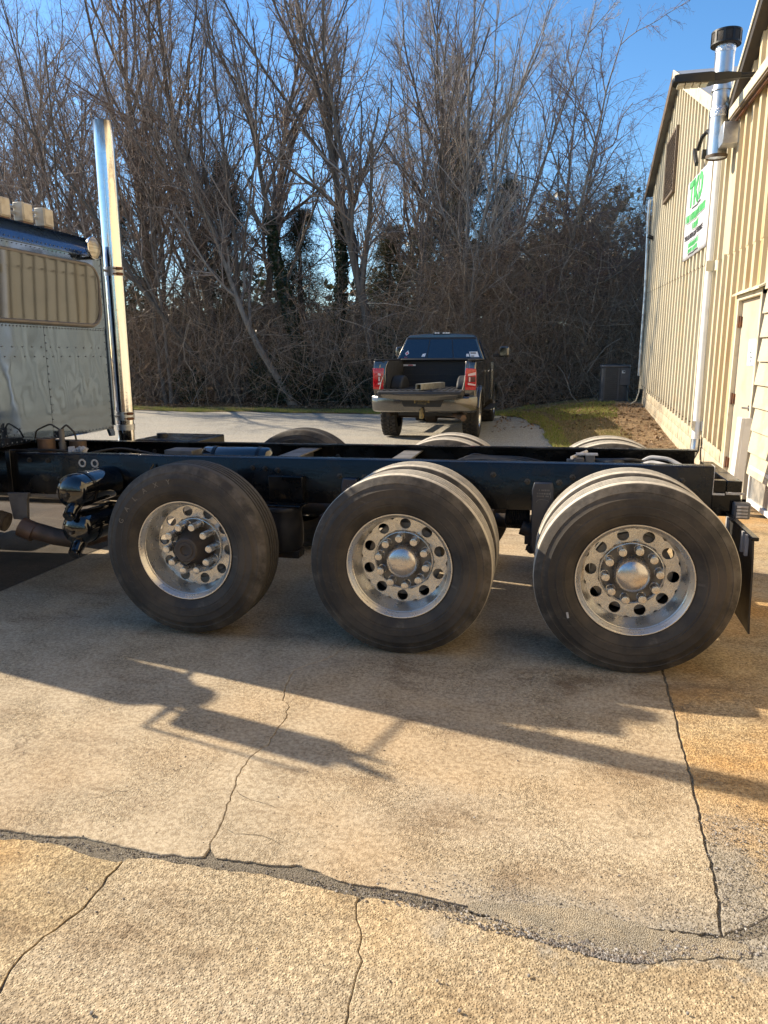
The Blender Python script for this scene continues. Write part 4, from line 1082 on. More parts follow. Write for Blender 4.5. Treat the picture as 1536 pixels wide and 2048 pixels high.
def stack(y):
    s = MB().lathe([(.60, .074), (.95, .0745), (1.10, .0745), (1.103, .079), (2.9, .0795), (3.585, .0795), (3.588, .0765), (3.3, .0765)], (-3.0, y, 0), 'z', 40).build('exhaust_stack', M_stackchrome, truck)
    MB().lathe([(3.40, .076), (3.586, .0762)], (-3.0, y, 0), 'z', 40).build('soot_lining', M_soot, s)
    for z in (2.385, 1.135):
        c = MB().lathe([(z-.045, .0815), (z-.045, .084), (z+.03, .084), (z+.03, .0815)], (-3.0, y, 0), 'z', 40)
        c.build('clamp', M_galv, s)
        c = MB()
        for dz in (-.03, .015):
            c.cyl((-2.93, y-.07, z+dz), (-2.90, y-.03, z+dz), .012, 8).cyl((-2.955, y-.085, z+dz), (-2.90, y-.02, z+dz), .006, 6)
        c.build('clamp_bolt', M_rust, s)
        MB().cyl((-3.02, min(y, 2.05) if y > 1 else max(y, .25), z-.005), (-3.02, y, z-.005), .011, 8).build('stay', M_galv, s)
    MB().lathe([(1.0, .0755), (1.0, .082), (1.05, .082), (1.05, .0755)], (-3.0, y, 0), 'z', 40).build('clamp', M_galv, s)
stack(2.215); stack(.075)

# ---- running gear
for x in HUBX[1:]:
    MB().tube([(x, .30, .515), (x, .8, .515), (x, .95, .515), (x, 1.05, .53), (x, 1.25, .53), (x, 1.35, .515), (x, 1.5, .515), (x, 2.0, .515)], [.07, .07, .085, .19, .19, .085, .07, .07], 18).build('drive_axle', M_axle, truck)
    MB().lathe([(-.16, .05), (-.10, .13), (.10, .15), (.16, .06)], (x, YC, .53), 'x', 20).build('differential', M_axle, truck)
MB().cyl((-2.6, YC, .62), (-.12, YC, .55), .05, 16).build('drive_shaft', M_grease, truck)
MB().cyl((.16, YC, .55), (1.1, YC, .54), .05, 16).build('drive_shaft', M_grease, truck)
MB().tube([(-1.287, .25, .533), (-1.287, .45, .50), (-1.287, .7, .40), (-1.287, 1.6, .40), (-1.287, 1.85, .50), (-1.287, 2.05, .533)], .06, 14).build('lift_axle', M_grease, truck)
for x in HUBX[1:]:
    for y in (.80, 1.50):
        MB().prism([(x-.10, .43), (x+.10, .43), (x+.12, .60), (x+.05, .71), (x-.05, .71), (x-.12, .60)], 'y', y-.05, y+.05).build('axle_seat', M_grease, truck, bevel=.01)
        MB().lathe([(.60, .05), (.61, .10), (.66, .115), (.70, .11), (.72, .08)], (x-.30, y, 0), 'z', 20).build('air_spring', M_rubber, truck)
        MB().cyl((x-.42, y, .60), (x+.02, y, .52), .035, 10).build('trailing_arm', M_grease, truck)
# pleated torque rod boot and fittings seen between the rear wheels
pl = [(-.16+.006*k, .055+(.012 if k % 2 else 0)) for k in range(26)]
MB().lathe(pl, (.69, .80, .655), 'x', 20).build('rubber_boot', M_rubber, truck, smooth=20)
MB().cyl((.63, .74, .60), (.72, .74, .57), .045, 14).box(.655, .70, .70, .76, .50, .58).cyl((.70, .70, .47), (.70, .78, .47), .03, 10).cyl((.665, .72, .475), (.74, .72, .46), .018, 8).build('slack_adjuster', M_grease, truck, bevel=.004)
MB().lathe([(-.12, .03), (-.11, .085), (-.02, .09), (-.01, .095), (.01, .095), (.02, .085), (.09, .07), (.10, .02)], (.36, .86, .62), 'x', 24).build('brake_chamber', M_grease, truck)
MB().lathe([(-.12, .03), (-.11, .085), (-.02, .09), (-.01, .095), (.01, .095), (.02, .085), (.09, .07), (.10, .02)], (-.36, .86, .60), 'x', 24).build('brake_chamber', M_grease, truck)
MB().box(-.72, -.30, .80, .92, .52, .60).build('torque_rod', M_axle, truck, bevel=.01)
# lift axle air spring and its bracket
MB().box(-1.01, -.775, .655, .7185, .712, .885).box(-1.03, -.755, .54, .7185, .70, .714).build('spring_bracket', M_frame, truck, bevel=.004)
MB().lathe([(.700, .06), (.698, .118), (.685, .123), (.672, .12), (.66, .115), (.60, .123), (.52, .128), (.45, .124), (.415, .112), (.405, .09), (.40, .03)], (-.895, .62, 0), 'z', 32).build('air_spring', M_rubber, truck)
MB().lathe([(.700, .06), (.698, .118), (.685, .123), (.60, .123), (.52, .128), (.45, .124), (.405, .09), (.40, .03)], (-.895, 1.69, 0), 'z', 32).build('air_spring', M_rubber, truck)
MB().prism([(-1.35, .36), (-.78, .36), (-.78, .41), (-1.35, .45)], 'y', .56, .68).build('lift_arm', M_grease, truck, bevel=.006)

# ---- day cab: rear wall with window
CX = -3.0
YA, YB = .262, 2.042
def cabsec(x, zb, zt, inset=0.0, crown=.05):
    y0, y1 = YA+inset, YB-inset
    return [(x, y0, zb), (x, y0-.0, (zb+zt)/2), (x, y0+.004, zt-.08), (x, y0+.02, zt-.03), (x, y0+.06, zt-.006), (x, YC-.3, zt+crown*.7), (x, YC, zt+crown), (x, YC+.3, zt+crown*.7), (x, y1-.06, zt-.006), (x, y1-.02, zt-.03), (x, y1-.004, zt-.08), (x, y1, (zb+zt)/2), (x, y1, zb)]
MB().loft([cabsec(-3.09, 1.02, 2.60, crown=.012), cabsec(-3.14, 1.0, 2.612, crown=.02), cabsec(-3.8, .95, 2.62, crown=.03), cabsec(-4.1, .95, 2.58, .02), cabsec(-4.42, .95, 1.80, .03, .0)]).build('cab_shell', M_cabblue, truck, smooth=40)
# rear wall: lower plates split at the seam, window band, blue top band
def wall_grid(name, y0, y1, zlo, zhi, mat, x=CX, roll=0.0):
    ny, nz = 10, 10; vs = []
    for j in range(nz+1):
        for i in range(ny+1):
            y = y0+(y1-y0)*i/ny; z = zlo(y)+(zhi(y)-zlo(y))*j/nz
            vs.append((x-roll*(j/nz)**1.6+.0012*math.sin(i*1.9+j*.8)*math.sin(j*PI/nz), y, z))
    n = len(vs); vs += [(x-.011, y, z) for _, y, z in vs]
    q = [(j*(ny+1)+i, j*(ny+1)+i+1, (j+1)*(ny+1)+i+1, (j+1)*(ny+1)+i) for j in range(nz) for i in range(ny)]
    ring = [i for i in range(ny+1)]+[j*(ny+1)+ny for j in range(1, nz+1)]+[nz*(ny+1)+i for i in range(ny-1, -1, -1)]+[j*(ny+1) for j in range(nz-1, 0, -1)]
    q += [(ring[k], n+ring[k], n+ring[(k+1) % len(ring)], ring[(k+1) % len(ring)]) for k in range(len(ring))]
    return MB().add(vs, q).build(name, mat, truck, smooth=30)
bot = lambda y: 1.03 if y < 1.97 else 1.03+.08*min(1, (y-1.97)/.03)
wall_grid('rear_panel', YA+.01, 1.205, lambda y: 1.03, lambda y: 1.885, M_cab)
wall_grid('rear_panel', 1.209, YB-.014, lambda y: 1.03, lambda y: 1.885, M_cab)
wall_grid('window_panel', YA+.01, YB-.014, lambda y: 1.889, lambda y: 2.462, M_cab, CX+.004)
wall_grid('rear_header', YA+.014, YB-.02, lambda y: 2.466, lambda y: 2.605-.2*max(0, abs(y-YC)-.82), M_cabblue, CX+.006, roll=.085)
MB().box(CX-.01, CX+.016, YA+.02, YB-.03, 2.458, 2.468).build('drip_moulding', M_cabblue, truck, bevel=.003)
MB().cyl((CX+.004, YB-.012, 1.06), (CX+.004, YB-.012, 2.48), .013, 10).build('corner_moulding', M_cab, truck)
MB().prism([(1.96, 1.03), (2.03, 1.03), (2.045, 1.0), (2.045, .965), (1.99, .965)], 'x', CX-.03, CX-.004).build('skirt_tab', M_cabblue, truck)
def ring_loft(y0, y1, z0, z1, r, x, w, h):
    o_ = rrect(y0, y1, z0, z1, r, 8); c = ((y0+y1)/2, (z0+z1)/2)
    def grow(d): return rrect(y0-d, y1+d, z0-d, z1+d, r+d, 8)
    rings = [[(x, p, q) for p, q in grow(0)], [(x+h, p, q) for p, q in grow(w*.3)], [(x+h, p, q) for p, q in grow(w*.7)], [(x, p, q) for p, q in grow(w)]]
    return MB().loft(rings, cap=False)
WY0, WY1, WZ0, WZ1 = .375, 1.93, 1.925, 2.375
gk = ring_loft(WY0, WY1, WZ0, WZ1, .12, CX+.0045, .035, .020).build('rear_window', M_gasket, truck, smooth=60)
_po = rrect(WY0-.012, WY1+.012, WZ0-.012, WZ1+.012, .13, 8)
MB().loft([[(CX+d+.0255*(z-2.15), y, z) for y, z in _po] for d in (.0075, .0145)]).build('pane', M_glass, gk)
rv = MB()
def rivet(y, z, x=CX+.001, r=.006): rv.lathe([(0, r), (.003, r*.8), (.0045, r*.3), (.0048, .0001)], (x, y, z), 'x', 6)
for k in range(48): rivet(YA+.03+k*.0368, 1.872)
for k in range(36): rivet(YA+.03+k*.049, 2.488, CX+.004)
for k in range(36): rivet(YA+.05+k*.049, 2.445, CX+.006, .004)
for k in range(17): rivet(YA+.06+k*.105, 1.725); rivet(YA+.08+k*.105, 1.655)
for k in range(15): rivet(1.217, 1.06+k*.058)
for k in range(22): rivet(YB-.045, 1.08+k*.063, CX+.004 if 1.08+k*.063 > 1.889 else CX+.001)
for k in range(36): rivet(YA+.04+k*.049, 1.045)
for k in range(9): rivet(.6+k*.03, 1.10+.02*(k % 3))
o = rv.build('rivets', M_rivet, truck, smooth=30); tag(o, kind='stuff')
# roof lights on their tube rail
bar = MB().cyl((-3.16, .45, 2.69), (-3.16, 1.62, 2.70), .012, 10).cyl((-3.16, .45, 2.735), (-3.16, 1.62, 2.742), .012, 10).build('roof_light_rail', M_chrome, truck)
for y in (.56, .80, 1.04, 1.28, 1.52):
    dz = 2.585+.012*(y-.9)
    MB().box(-3.18, -3.10, y-.055, y+.055, dz+.035, dz+.052).cyl((-3.14, y, dz-.0), (-3.14, y, dz+.05), .02, 10).build('lamp_base', M_brownpipe, bar, bevel=.003)
    MB().box(-3.175, -3.095, y-.056, y+.056, dz+.052, dz+.185).build('work_light', M_lampbody, bar, bevel=.006)
    MB().box(-3.105, -3.088, y-.048, y+.048, dz+.06, dz+.178).build('work_light_cover', M_lampbody, bar, bevel=.004)
lamp = MB().lathe([(-.05, .02), (-.045, .05), (-.02, .082), (.0, .088), (.008, .09), (.012, .086)], (-2.91, 1.80, 2.52), 'x', 32).build('rear_work_lamp', M_chrome, truck)
MB().lathe([(.006, .084), (.016, .06), (.02, .03), (.021, .0001)], (-2.91, 1.80, 2.52), 'x', 32).build('lens', M_lampglass, lamp)
MB().box(-3.02, -2.93, 1.78, 1.82, 2.43, 2.45).cyl((-2.94, 1.80, 2.43), (-2.94, 1.80, 2.50), .012, 8).build('lamp_bracket', M_frame, lamp)
# ---- front of the truck (out of the picture; it throws the long shadows on the concrete)
MB().loft([[(-4.36, YC-.78, .9), (-4.36, YC-.78, 1.55), (-4.36, YC-.6, 1.78), (-4.36, YC+.6, 1.78), (-4.36, YC+.78, 1.55), (-4.36, YC+.78, .9)],
           [(-6.2, YC-.5, .75), (-6.2, YC-.5, 1.45), (-6.2, YC-.4, 1.66), (-6.2, YC+.4, 1.66), (-6.2, YC+.5, 1.45), (-6.2, YC+.5, .75)]]).build('hood', M_cabblue, truck, bevel=.03)
MB().box(-6.27, -6.2, YC-.42, YC+.42, .75, 1.6).build('grille', M_chrome, truck, bevel=.02)
MB().box(-6.75, -6.62, YC-1.2, YC+1.2, .38, .72).build('bumper', M_chrome, truck, bevel=.03)
for sgn in (-1, 1):
    yy = YC+sgn*1.0
    w = link_obj('front_wheel', ty2_me, truck, (-5.6+1.0, (-1.1075 if sgn < 0 else 1.1075), .515)); w.rotation_euler = (0, 0, 0 if sgn < 0 else PI)
    link_obj('rim', rim_me, w); link_obj('wheel_disc', disc_me, w)
    MB().lathe([(-.17, .56), (-.17, .60), (.14, .60), (.14, .56)], (-5.6, yy, .515), 'y', 32).build('fender', M_cabblue, truck) if False else None
    arc = [(-5.6+.63*math.cos(a), .515+.63*math.sin(a)) for a in np.linspace(R(-8), R(188), 16)]; arc2 = [(-5.6+.60*math.cos(a), .515+.60*math.sin(a)) for a in np.linspace(R(188), R(-8), 16)]
    MB().prism(arc+arc2, 'y', yy-.2, yy+.2).build('fender', M_cabblue, truck)
    MB().box(-4.35, -3.1, yy-.15, yy+.13, .30, .90).build('fuel_tank', M_chrome, truck, bevel=.08, seg=4)
    ya = YC+sgn*1.03
    MB().lathe([(1.36, .05), (1.39, .18), (1.44, .215), (2.14, .215), (2.2, .17), (2.21, .08), (2.27, .08), (2.27, .12), (2.32, .12), (2.34, .02)], (-4.62, ya, 0), 'z', 32).build('air_cleaner', M_chrome, truck)
    ym = YC+sgn*1.44
    MB().box(-3.63, -3.57, ym-.105, ym+.105, 1.70, 2.22).build('mirror', M_chrome, truck, bevel=.028)
    MB().tube([(-3.62, YC+sgn*.9, 2.38), (-3.65, ym-sgn*.05, 2.32), (-3.6, ym, 2.18)], .012, 8).tube([(-3.6, ym, 1.74), (-3.65, ym-sgn*.06, 1.64), (-3.62, YC+sgn*.9, 1.6)], .014, 8).tube([(-3.6, ym, 2.2), (-3.55, ym+sgn*.08, 2.36)], [.04, .01], 8).tube([(-3.6, ym-sgn*.05, 2.2), (-3.55, ym-sgn*.03, 2.33)], [.03, .008], 8).tube([(-3.67, ym-sgn*.1, 1.70), (-3.67, ym+sgn*.15, 1.68), (-3.67, ym+sgn*.15, 2.2)], [.02, .011, .008], 8).build('mirror_bracket', M_chrome, truck)
for sgn in (-1, 1):
    ys = YC+sgn*(YB-YA)/2
    dw = MB().prism([(-4.12, 1.92), (-3.42, 1.92), (-3.42, 2.40), (-3.98, 2.42)], 'y', ys-.012, ys+.012).build('door_window', M_gasket, truck, bevel=.008)
    MB().prism([(-4.06, 1.96), (-3.46, 1.96), (-3.46, 2.37), (-3.97, 2.385)], 'y', ys+sgn*.0125-.003, ys+sgn*.0125+.003).build('pane', M_glass, dw)
    for x in (-3.34, -4.28): MB().box(x-.005, x+.005, ys-.006, ys+.006, 1.0, 2.46 if x > -4 else 1.8).build('door_gap', M_rubber, truck)
    MB().box(-3.50, -3.38, ys-.03, ys+.03, 1.50, 1.53).build('door_handle', M_chrome, truck, bevel=.008)
MB().loft([[(-4.125, YC-.78, 2.46), (-4.125, YC+.78, 2.46), (-4.42, YC+.76, 1.86), (-4.42, YC-.76, 1.86)], [(-4.145, YC-.78, 2.455), (-4.145, YC+.78, 2.455), (-4.44, YC+.76, 1.855), (-4.44, YC-.76, 1.855)]]).build('windshield', M_glass, truck)

# ================================================================== grey pickup with its tailgate down
PX, PY, PZ = -1.66, 10.55, float(gz(-1.66, 12.0))+.005
M_car = simple('granite_paint', (.125, .115, .102), (.10, .094, .084), 3, .4, .7, .2, .28, metal=.8, coat=1.0)
M_carblack = simple('textured_black', (.014, .014, .015), (.024, .023, .022), 12, .4, .7, .55, bsc=90, bd=.002)
M_bed = simple('bed_liner', (.022, .021, .02), (.045, .042, .036), 7, .4, .7, .6, bsc=70, bd=.003)
b = NB('privacy_glass'); M_cglass = b.fin((.006, .010, .02), .02, 0, None, coat=1.0, spec=.7)
b = NB('red_lens'); M_red = b.fin(b.mix(b.ramp(b.noise(b.obj, 30, 2), .4, .6), (.55, .012, .02), (.4, .006, .012)), .08, 0, None, coat=1.0)
b = NB('clear_lens'); M_clear = b.fin((.72, .52, .48), .12, 0, None, coat=1.0)
b = NB('brown_lens'); M_brownlens = b.fin((.13, .04, .035), .1, 0, None, coat=1.0)
M_mud = simple('muddy_tyre', (.022, .02, .018), (.05, .043, .035), 9, .4, .7, .8, bsc=30, bd=.004)
M_steel = simple('mill_steel', (.42, .40, .33), (.3, .28, .22), 10, .4, .7, .42, metal=.45, bsc=30, bd=.001)
M_sticker_white = simple('white_sticker', (.78, .78, .80), (.7, .7, .72), 8, rough=.4)
M_sticker_red = simple('red_sticker', (.5, .08, .09), (.42, .06, .07), 8, rough=.4)
M_yellowed = simple('yellow_steel', (.30, .22, .08), (.15, .11, .05), 18, .4, .6, .7)
pk = thing('pickup_truck', (PX, PY+2.5, PZ), 'dark grey crew cab pickup parked on gravel with its tailgate down', 'pickup')
def pxf(mb):
    mb.v = [(x+PX, y+PY, z+PZ) for x, y, z in mb.v]; return mb
HW = 1.025
# bed side panels with wheel arches and bulging flares
def side_poly():
    p = [(.0, .70), (.0, 1.02), (-.02, 1.45), (.02, 1.54), (1.98, 1.56), (1.98, .62), (1.52, .60)]
    p += [(.98+.56*math.cos(a), .52+.50*math.sin(a)) for a in np.linspace(R(14), R(166), 16)]
    p += [(.42, .62)]
    return p
for s in (-1, 1):
    a0, a1 = (HW-.16, HW-.02) if s > 0 else (-HW+.02, -HW+.16)
    pxf(MB().prism(side_poly(), 'x', a0, a1)).build('bed_side', M_car, pk, bevel=.03, seg=3)
    arc = [(.98+.60*math.cos(a), .52+.54*math.sin(a)) for a in np.linspace(R(10), R(170), 18)]
    arc2 = [(.98+.545*math.cos(a), .52+.485*math.sin(a)) for a in np.linspace(R(170), R(10), 18)]
    x0, x1 = (HW-.03, HW+.035) if s > 0 else (-HW-.035, -HW+.03)
    pxf(MB().prism(arc+arc2, 'x', x0, x1)).build('wheel_flare', M_car, pk, bevel=.02, seg=2)
    pxf(MB().box(s*(HW-.10)-.075, s*(HW-.10)+.075, .0, 1.99, 1.555, 1.585)).build('bed_rail_cap', M_carblack, pk, bevel=.012)
    pxf(MB().box(s*(HW-.2)-.03, s*(HW-.2)+.03, .02, 1.97, .98, 1.55)).build('bed_inner_wall', M_bed, pk)
    hump = [(.98+.45*math.cos(a), .98+.27*math.sin(a)) for a in np.linspace(0, PI, 14)]
    xa, xb = (.56, .80) if s > 0 else (-.80, -.56)
    pxf(MB().prism(hump, 'x', xa, xb)).build('wheel_housing', M_bed, pk, bevel=.04, seg=3)
    # corner posts and tail lights
    xa, xb = (HW-.245, HW-.02) if s > 0 else (-HW+.02, -HW+.245)
    pxf(MB().loft([[(xa, -.01, .90), (xb, .03, .90), (xb, .12, .90), (xa, .12, .90)], [(xa, -.03, 1.0), (xb+s*.0, .0, 1.0), (xb, .12, 1.0), (xa, .12, 1.0)], [(xa+(.02 if s > 0 else 0), -.03, 1.42), (xb-(.02 if s < 0 else 0)*0-(.02 if s > 0 else -.02), .0, 1.42), (xb-s*.02, .12, 1.42), (xa, .12, 1.42)],
                   [(xa+(.03 if s > 0 else 0), .01, 1.55), (xb-s*.06, .04, 1.55), (xb-s*.06, .12, 1.55), (xa, .12, 1.55)]])).build('corner_post', M_car, pk, bevel=.012)
    la, lb_ = (HW-.215, HW-.012) if s > 0 else (-HW+.012, -HW+.215)
    tl = pxf(MB().loft([[(la, -.045, 1.0), (lb_, -.012, 1.0), (lb_, .06, 1.0), (la, .06, 1.0)], [(la, -.05, 1.06), (lb_+s*.004, -.016, 1.06), (lb_, .06, 1.06), (la, .06, 1.06)], [(la, -.05, 1.36), (lb_, -.016, 1.36), (lb_, .06, 1.36), (la, .06, 1.36)], [(la+s*.01, -.042, 1.41), (lb_-s*.012, -.012, 1.41), (lb_-s*.012, .06, 1.41), (la+s*.01, .06, 1.41)]])).build('tail_light', M_red, pk, bevel=.008)
    m0 = (la+lb_)/2
    def bar(x0, x1, z0, z1, mt, nm, dz=0.0, yo=-.052):
        f = lambda x: yo+.034*abs((x-la if s > 0 else lb_-x))/(lb_-la)
        pxf(MB().loft([[(x0, f(x0), z0), (x0, f(x0)+.01, z0), (x0, f(x0)+.01, z1), (x0, f(x0), z1)], [(x1, f(x1), z0+dz), (x1, f(x1)+.01, z0+dz), (x1, f(x1)+.01, z1+dz*1.6), (x1, f(x1), z1+dz*1.6)]])).build(nm, mt, tl)
    i0, i1 = (la+.05, lb_-.01) if s > 0 else (lb_-.05, la+.01)
    bar(i0, i1, 1.265, 1.305, M_clear, 'lens_bar', .02); bar(i0, i1, 1.10, 1.14, M_clear, 'lens_bar', -.02)
    bar(i0+s*.005, i1, 1.15, 1.255, M_brownlens, 'lens_centre'); bar(i0+s*.018, i0+s*.045, 1.16, 1.245, M_clear, 'reverse_lens', 0, -.056)
# bed floor, front wall, tailgate lowered
pxf(MB().box(-.80, .80, -.02, 1.98, .95, .985)).build('bed_floor', M_bed, pk)
rb = MB().box(-.02, .02, .0, 1.96, 0, .012).mesh('floor_rib', M_bed, smooth=0)
for k in range(-6, 7): link_obj('floor_rib', rb, pk, (k*.115, -2.5, .985))
fw = pxf(MB().box(-.82, .82, 1.93, 1.985, .98, 1.57)).build('bed_front_wall', M_carblack, pk, bevel=.008)
for z in (1.12, 1.24, 1.36): pxf(MB().box(-.80, .80, 1.918, 1.929, z-.01, z+.01)).build('press_line', M_bed, fw)
pxf(MB().box(-.83, .83, 1.80, 1.93, 1.545, 1.588)).build('cover_roll', M_carblack, fw, bevel=.02)
bdg = pxf(MB().box(-.80, -.52, 1.925, 1.9285, 1.43, 1.465)).build('wall_badge', M_sticker_white, fw)
pxf(MB().box(-.69, -.58, 1.9235, 1.9248, 1.435, 1.458)).build('badge_print', M_sticker_red, bdg)
pxf(MB().prism([(-.83, 1.43), (-.80, 1.47), (-.77, 1.445), (-.78, 1.42)], 'y', 1.9215, 1.9246)).build('badge_emblem', M_sticker_white, bdg)
tgp = [(.0, .965), (.0, 1.01), (-.54, 1.0), (-.585, .985), (-.585, .93), (-.52, .87), (-.40, .86), (.0, .92)]
tg = pxf(MB().prism(tgp, 'x', -.80, .80)).build('tailgate', M_carblack, pk, bevel=.014, seg=2)
pxf(MB().loft([[(-.80, -.58, .93), (-.80, -.50, .86), (-.80, -.50, .94), (-.80, -.58, .96)], [(-.3, -.59, .90), (-.3, -.50, .815), (-.3, -.50, .94), (-.3, -.59, .96)], [(.3, -.59, .90), (.3, -.50, .815), (.3, -.50, .94), (.3, -.59, .96)], [(.80, -.58, .93), (.80, -.50, .86), (.80, -.50, .94), (.80, -.58, .96)]])).build('tailgate_lip', M_car, tg, bevel=.01)
for k in range(-6, 7): link_obj('floor_rib', MB().box(-.02, .02, -.52, -.04, 0, .010).mesh('floor_rib', M_bed, smooth=0) if k == -6 else bpy.data.meshes['tg_rib'], tg, (k*.115, -2.5, 1.006)) if False else None
tr = MB().box(-.018, .018, -.26, .26, 0, .012).mesh('tailgate_rib', M_bed, smooth=0)
for k in range(-6, 7): link_obj('tailgate_rib', tr, tg, (k*.115, -2.5-.28, 1.003))
for s in (-1, 1):
    pxf(MB().tube([(s*.80, .02, 1.30), (s*.81, -.2, 1.17), (s*.80, -.40, 1.02)], .008, 6)).build('tailgate_strap', M_steel, tg)
# bumper, plate, hitch, exhaust
bp_ = lambda z, d, w: [(-w, .06, z), (-w-.0, -.03, z), (-w*.86, -d, z), (-.5, -d-.05, z), (.5, -d-.05, z), (w*.86, -d, z), (w, -.03, z), (w, .06, z)]
bmp = pxf(MB().loft([bp_(.565, .10, .98), bp_(.60, .15, 1.03), bp_(.74, .17, 1.045), bp_(.85, .16, 1.045), bp_(.885, .12, 1.03)])).build('rear_bumper', M_car, pk, bevel=.012)
pxf(MB().prism([(-.46, .88), (-.36, .68), (.36, .68), (.46, .88)], 'y', -.235, -.15)).build('step_recess', M_carblack, bmp, bevel=.008)
lp = pxf(MB().box(-.155, .155, -.245, -.237, .70, .84)).build('licence_plate', M_carblack, pk)
rr_ = random.Random(8); mk = MB()
for k in range(7):
    x = -.115+k*.036
    mk.box(x, x+.006, -.2475, -.2452, .765, .805)
    if k % 2: mk.box(x, x+.022, -.2475, -.2452, .797, .805)
    else: mk.box(x, x+.022, -.2475, -.2452, .782, .788)
    mk.box(x+.017, x+.023, -.2475, -.2452, .765+.02*(k % 3 == 0), .805)
mk.box(-.15, -.125, -.2475, -.2452, .75, .83).box(.115, .15, -.2475, -.2452, .76, .82).box(-.09, .09, -.2475, -.2452, .735, .744)
o = pxf(mk).build('plate_print', M_yellowed, lp); tag(o, kind='stuff')
pxf(MB().box(-.05, .05, -.26, .1, .55, .64)).build('hitch_receiver', M_carblack, pk, bevel=.006)
pxf(MB().box(-.032, .032, -.34, -.15, .46, .62).cyl((0, -.30, .62), (0, -.30, .66), .028, 12)).build('ball_mount', M_yellowed, pk, bevel=.004)
pxf(MB().tube([(.35, .5, .50), (.6, .2, .50), (.70, -.02, .49), (.80, -.16, .47)], [.05, .05, .055, .062], 16)).build('exhaust_tip', M_brownpipe, pk)
pxf(MB().box(-.55, .55, .2, 4.6, .48, .66)).build('ladder_frame', M_carblack, pk)
pxf(MB().cyl((-.8, .98, .43), (.8, .98, .43), .06, 12).lathe([(-.14, .05), (-.1, .16), (.1, .16), (.14, .05)], (0, .98, .43), 'x', 16)).build('rear_axle', M_grease, pk)
for s in (-1, 1):
    pxf(MB().cyl((s*.7, .95, .55), (s*.62, .7, 1.0), .035, 10)).build('shock_absorber', M_grease, pk); pxf(MB().box(s*.74-.04, s*.74+.04, .1, 1.9, .46, .54)).build('leaf_spring', M_grease, pk)
# wheels with lugged tyres
def pick_wheel():
    prof = [(.0, .25), (-.012, .26), (-.02, .33), (-.01, .39), (.015, .42), (.06, .428), (.24, .428), (.285, .42), (.31, .39), (.32, .33), (.31, .26), (.30, .25)]
    mb = MB().lathe(prof, (0, 0, 0), 'x', 56)
    for row, x in enumerate((.035, .10, .155, .21, .27)):
        for k in range(30):
            a = 2*PI*(k+.5*(row % 2))/30; w = .045
            mb.cbox((x, .434*math.cos(a), .434*math.sin(a)), (.05 if row in (1, 2, 3) else .06, .058, .02), rx=a-PI/2, rz=(.25 if row % 2 else -.25) if 0 < row < 4 else 0)
    return mb.mesh('tyre', M_mud, smooth=30)
pt = pick_wheel()
pr = MB().lathe([(.0, .25), (-.004, .235), (.03, .22), (.05, .15), (.035, .09), (.02, .06), (.018, .001)], (0, 0, 0), 'x', 32).mesh('rim', M_disc)
for yy in (.98, 4.78):
    for s in (-1, 1):
        w = link_obj('wheel', pr, pk, (s*1.0, yy-2.5, .43)); w.rotation_euler = (0, 0, PI if s > 0 else 0)
        link_obj('tyre', pt, w)
# cab
def csec(y, zb, zt, wb, wt):
    return [(-wb, y, zb), (-wb-.0, y, 1.30), (-wb+.01, y, 1.52), (-wt-.01, y, zt-.06), (-wt+.06, y, zt-.005), (-wt*.5, y, zt+.02), (0, y, zt+.028), (wt*.5, y, zt+.02), (wt-.06, y, zt-.005), (wt+.01, y, zt-.06), (wb-.01, y, 1.52), (wb, y, 1.30), (wb, y, zb)]
def slant(sec, dy):                                        # lean the glasshouse
    return [(x, y+dy*max(0, (z-1.5)/.6), z) for x, y, z in sec]
cab_ = [slant(csec(2.03, .62, 2.10, 1.0, .77), .22), slant(csec(2.6, .62, 2.13, 1.01, .79), .1), slant(csec(3.6, .62, 2.12, 1.01, .79), 0), slant(csec(4.2, .62, 2.08, 1.01, .78), -.55), csec(4.35, .62, 1.54, 1.01, .95)]
pxf(MB().loft(cab_)).build('cab', M_car, pk, smooth=30, bevel=.02)
pxf(MB().loft([[(-.98, 4.3, .6), (-1.0, 4.3, 1.3), (-.9, 4.3, 1.48), (.9, 4.3, 1.48), (1.0, 4.3, 1.3), (.98, 4.3, .6)], [(-.96, 5.7, .6), (-.98, 5.7, 1.2), (-.85, 5.7, 1.36), (.85, 5.7, 1.36), (.98, 5.7, 1.2), (.96, 5.7, .6)]])).build('hood', M_car, pk, bevel=.04)
pxf(MB().box(-1.0, 1.0, 5.6, 5.85, .5, .8)).build('front_bumper', M_chrome, pk, bevel=.04)
# rear window: leaning glass in three panes, frame, stickers
def rw(u, z, d=0.0): # point on the leaning rear face; u is the fraction of the half width at that height
    t = max(0, (z-1.5)/.6); half = .99+(.775-.99)*((z-1.52)/(2.05-1.52)); return (u*half, 2.03+.22*t-.012-d, z)
rwf = pxf(MB().loft([[rw(u, z, d) for u, z in ((-.95, 1.58), (.95, 1.58), (.95, 2.03), (-.95, 2.03))] for d in (0, .008)])).build('rear_window', M_cglass, pk)
for u0, u1 in ((-.32, -.30), (.30, .32)):
    pxf(MB().loft([[rw(u, z, d) for u, z in ((u0, 1.6), (u1, 1.6), (u1, 2.02), (u0, 2.02))] for d in (.008, .012)])).build('divider', M_carblack, rwf)
for z0, z1 in ((1.555, 1.60), (2.01, 2.05)):
    pxf(MB().loft([[rw(u, z, d) for u, z in ((-.97, z0), (.97, z0), (.97, z1), (-.97, z1))] for d in (.0, .012)])).build('window_trim', M_carblack, rwf)
def stick(pts, mt, nm, d=.014):
    pxf(MB().prism([(0, 0)], 'y', 0, 0)) if False else None
    pxf(MB().loft([[rw(u, z, dd) for u, z in pts] for dd in (.0085, d)])).build(nm, mt, rwf)
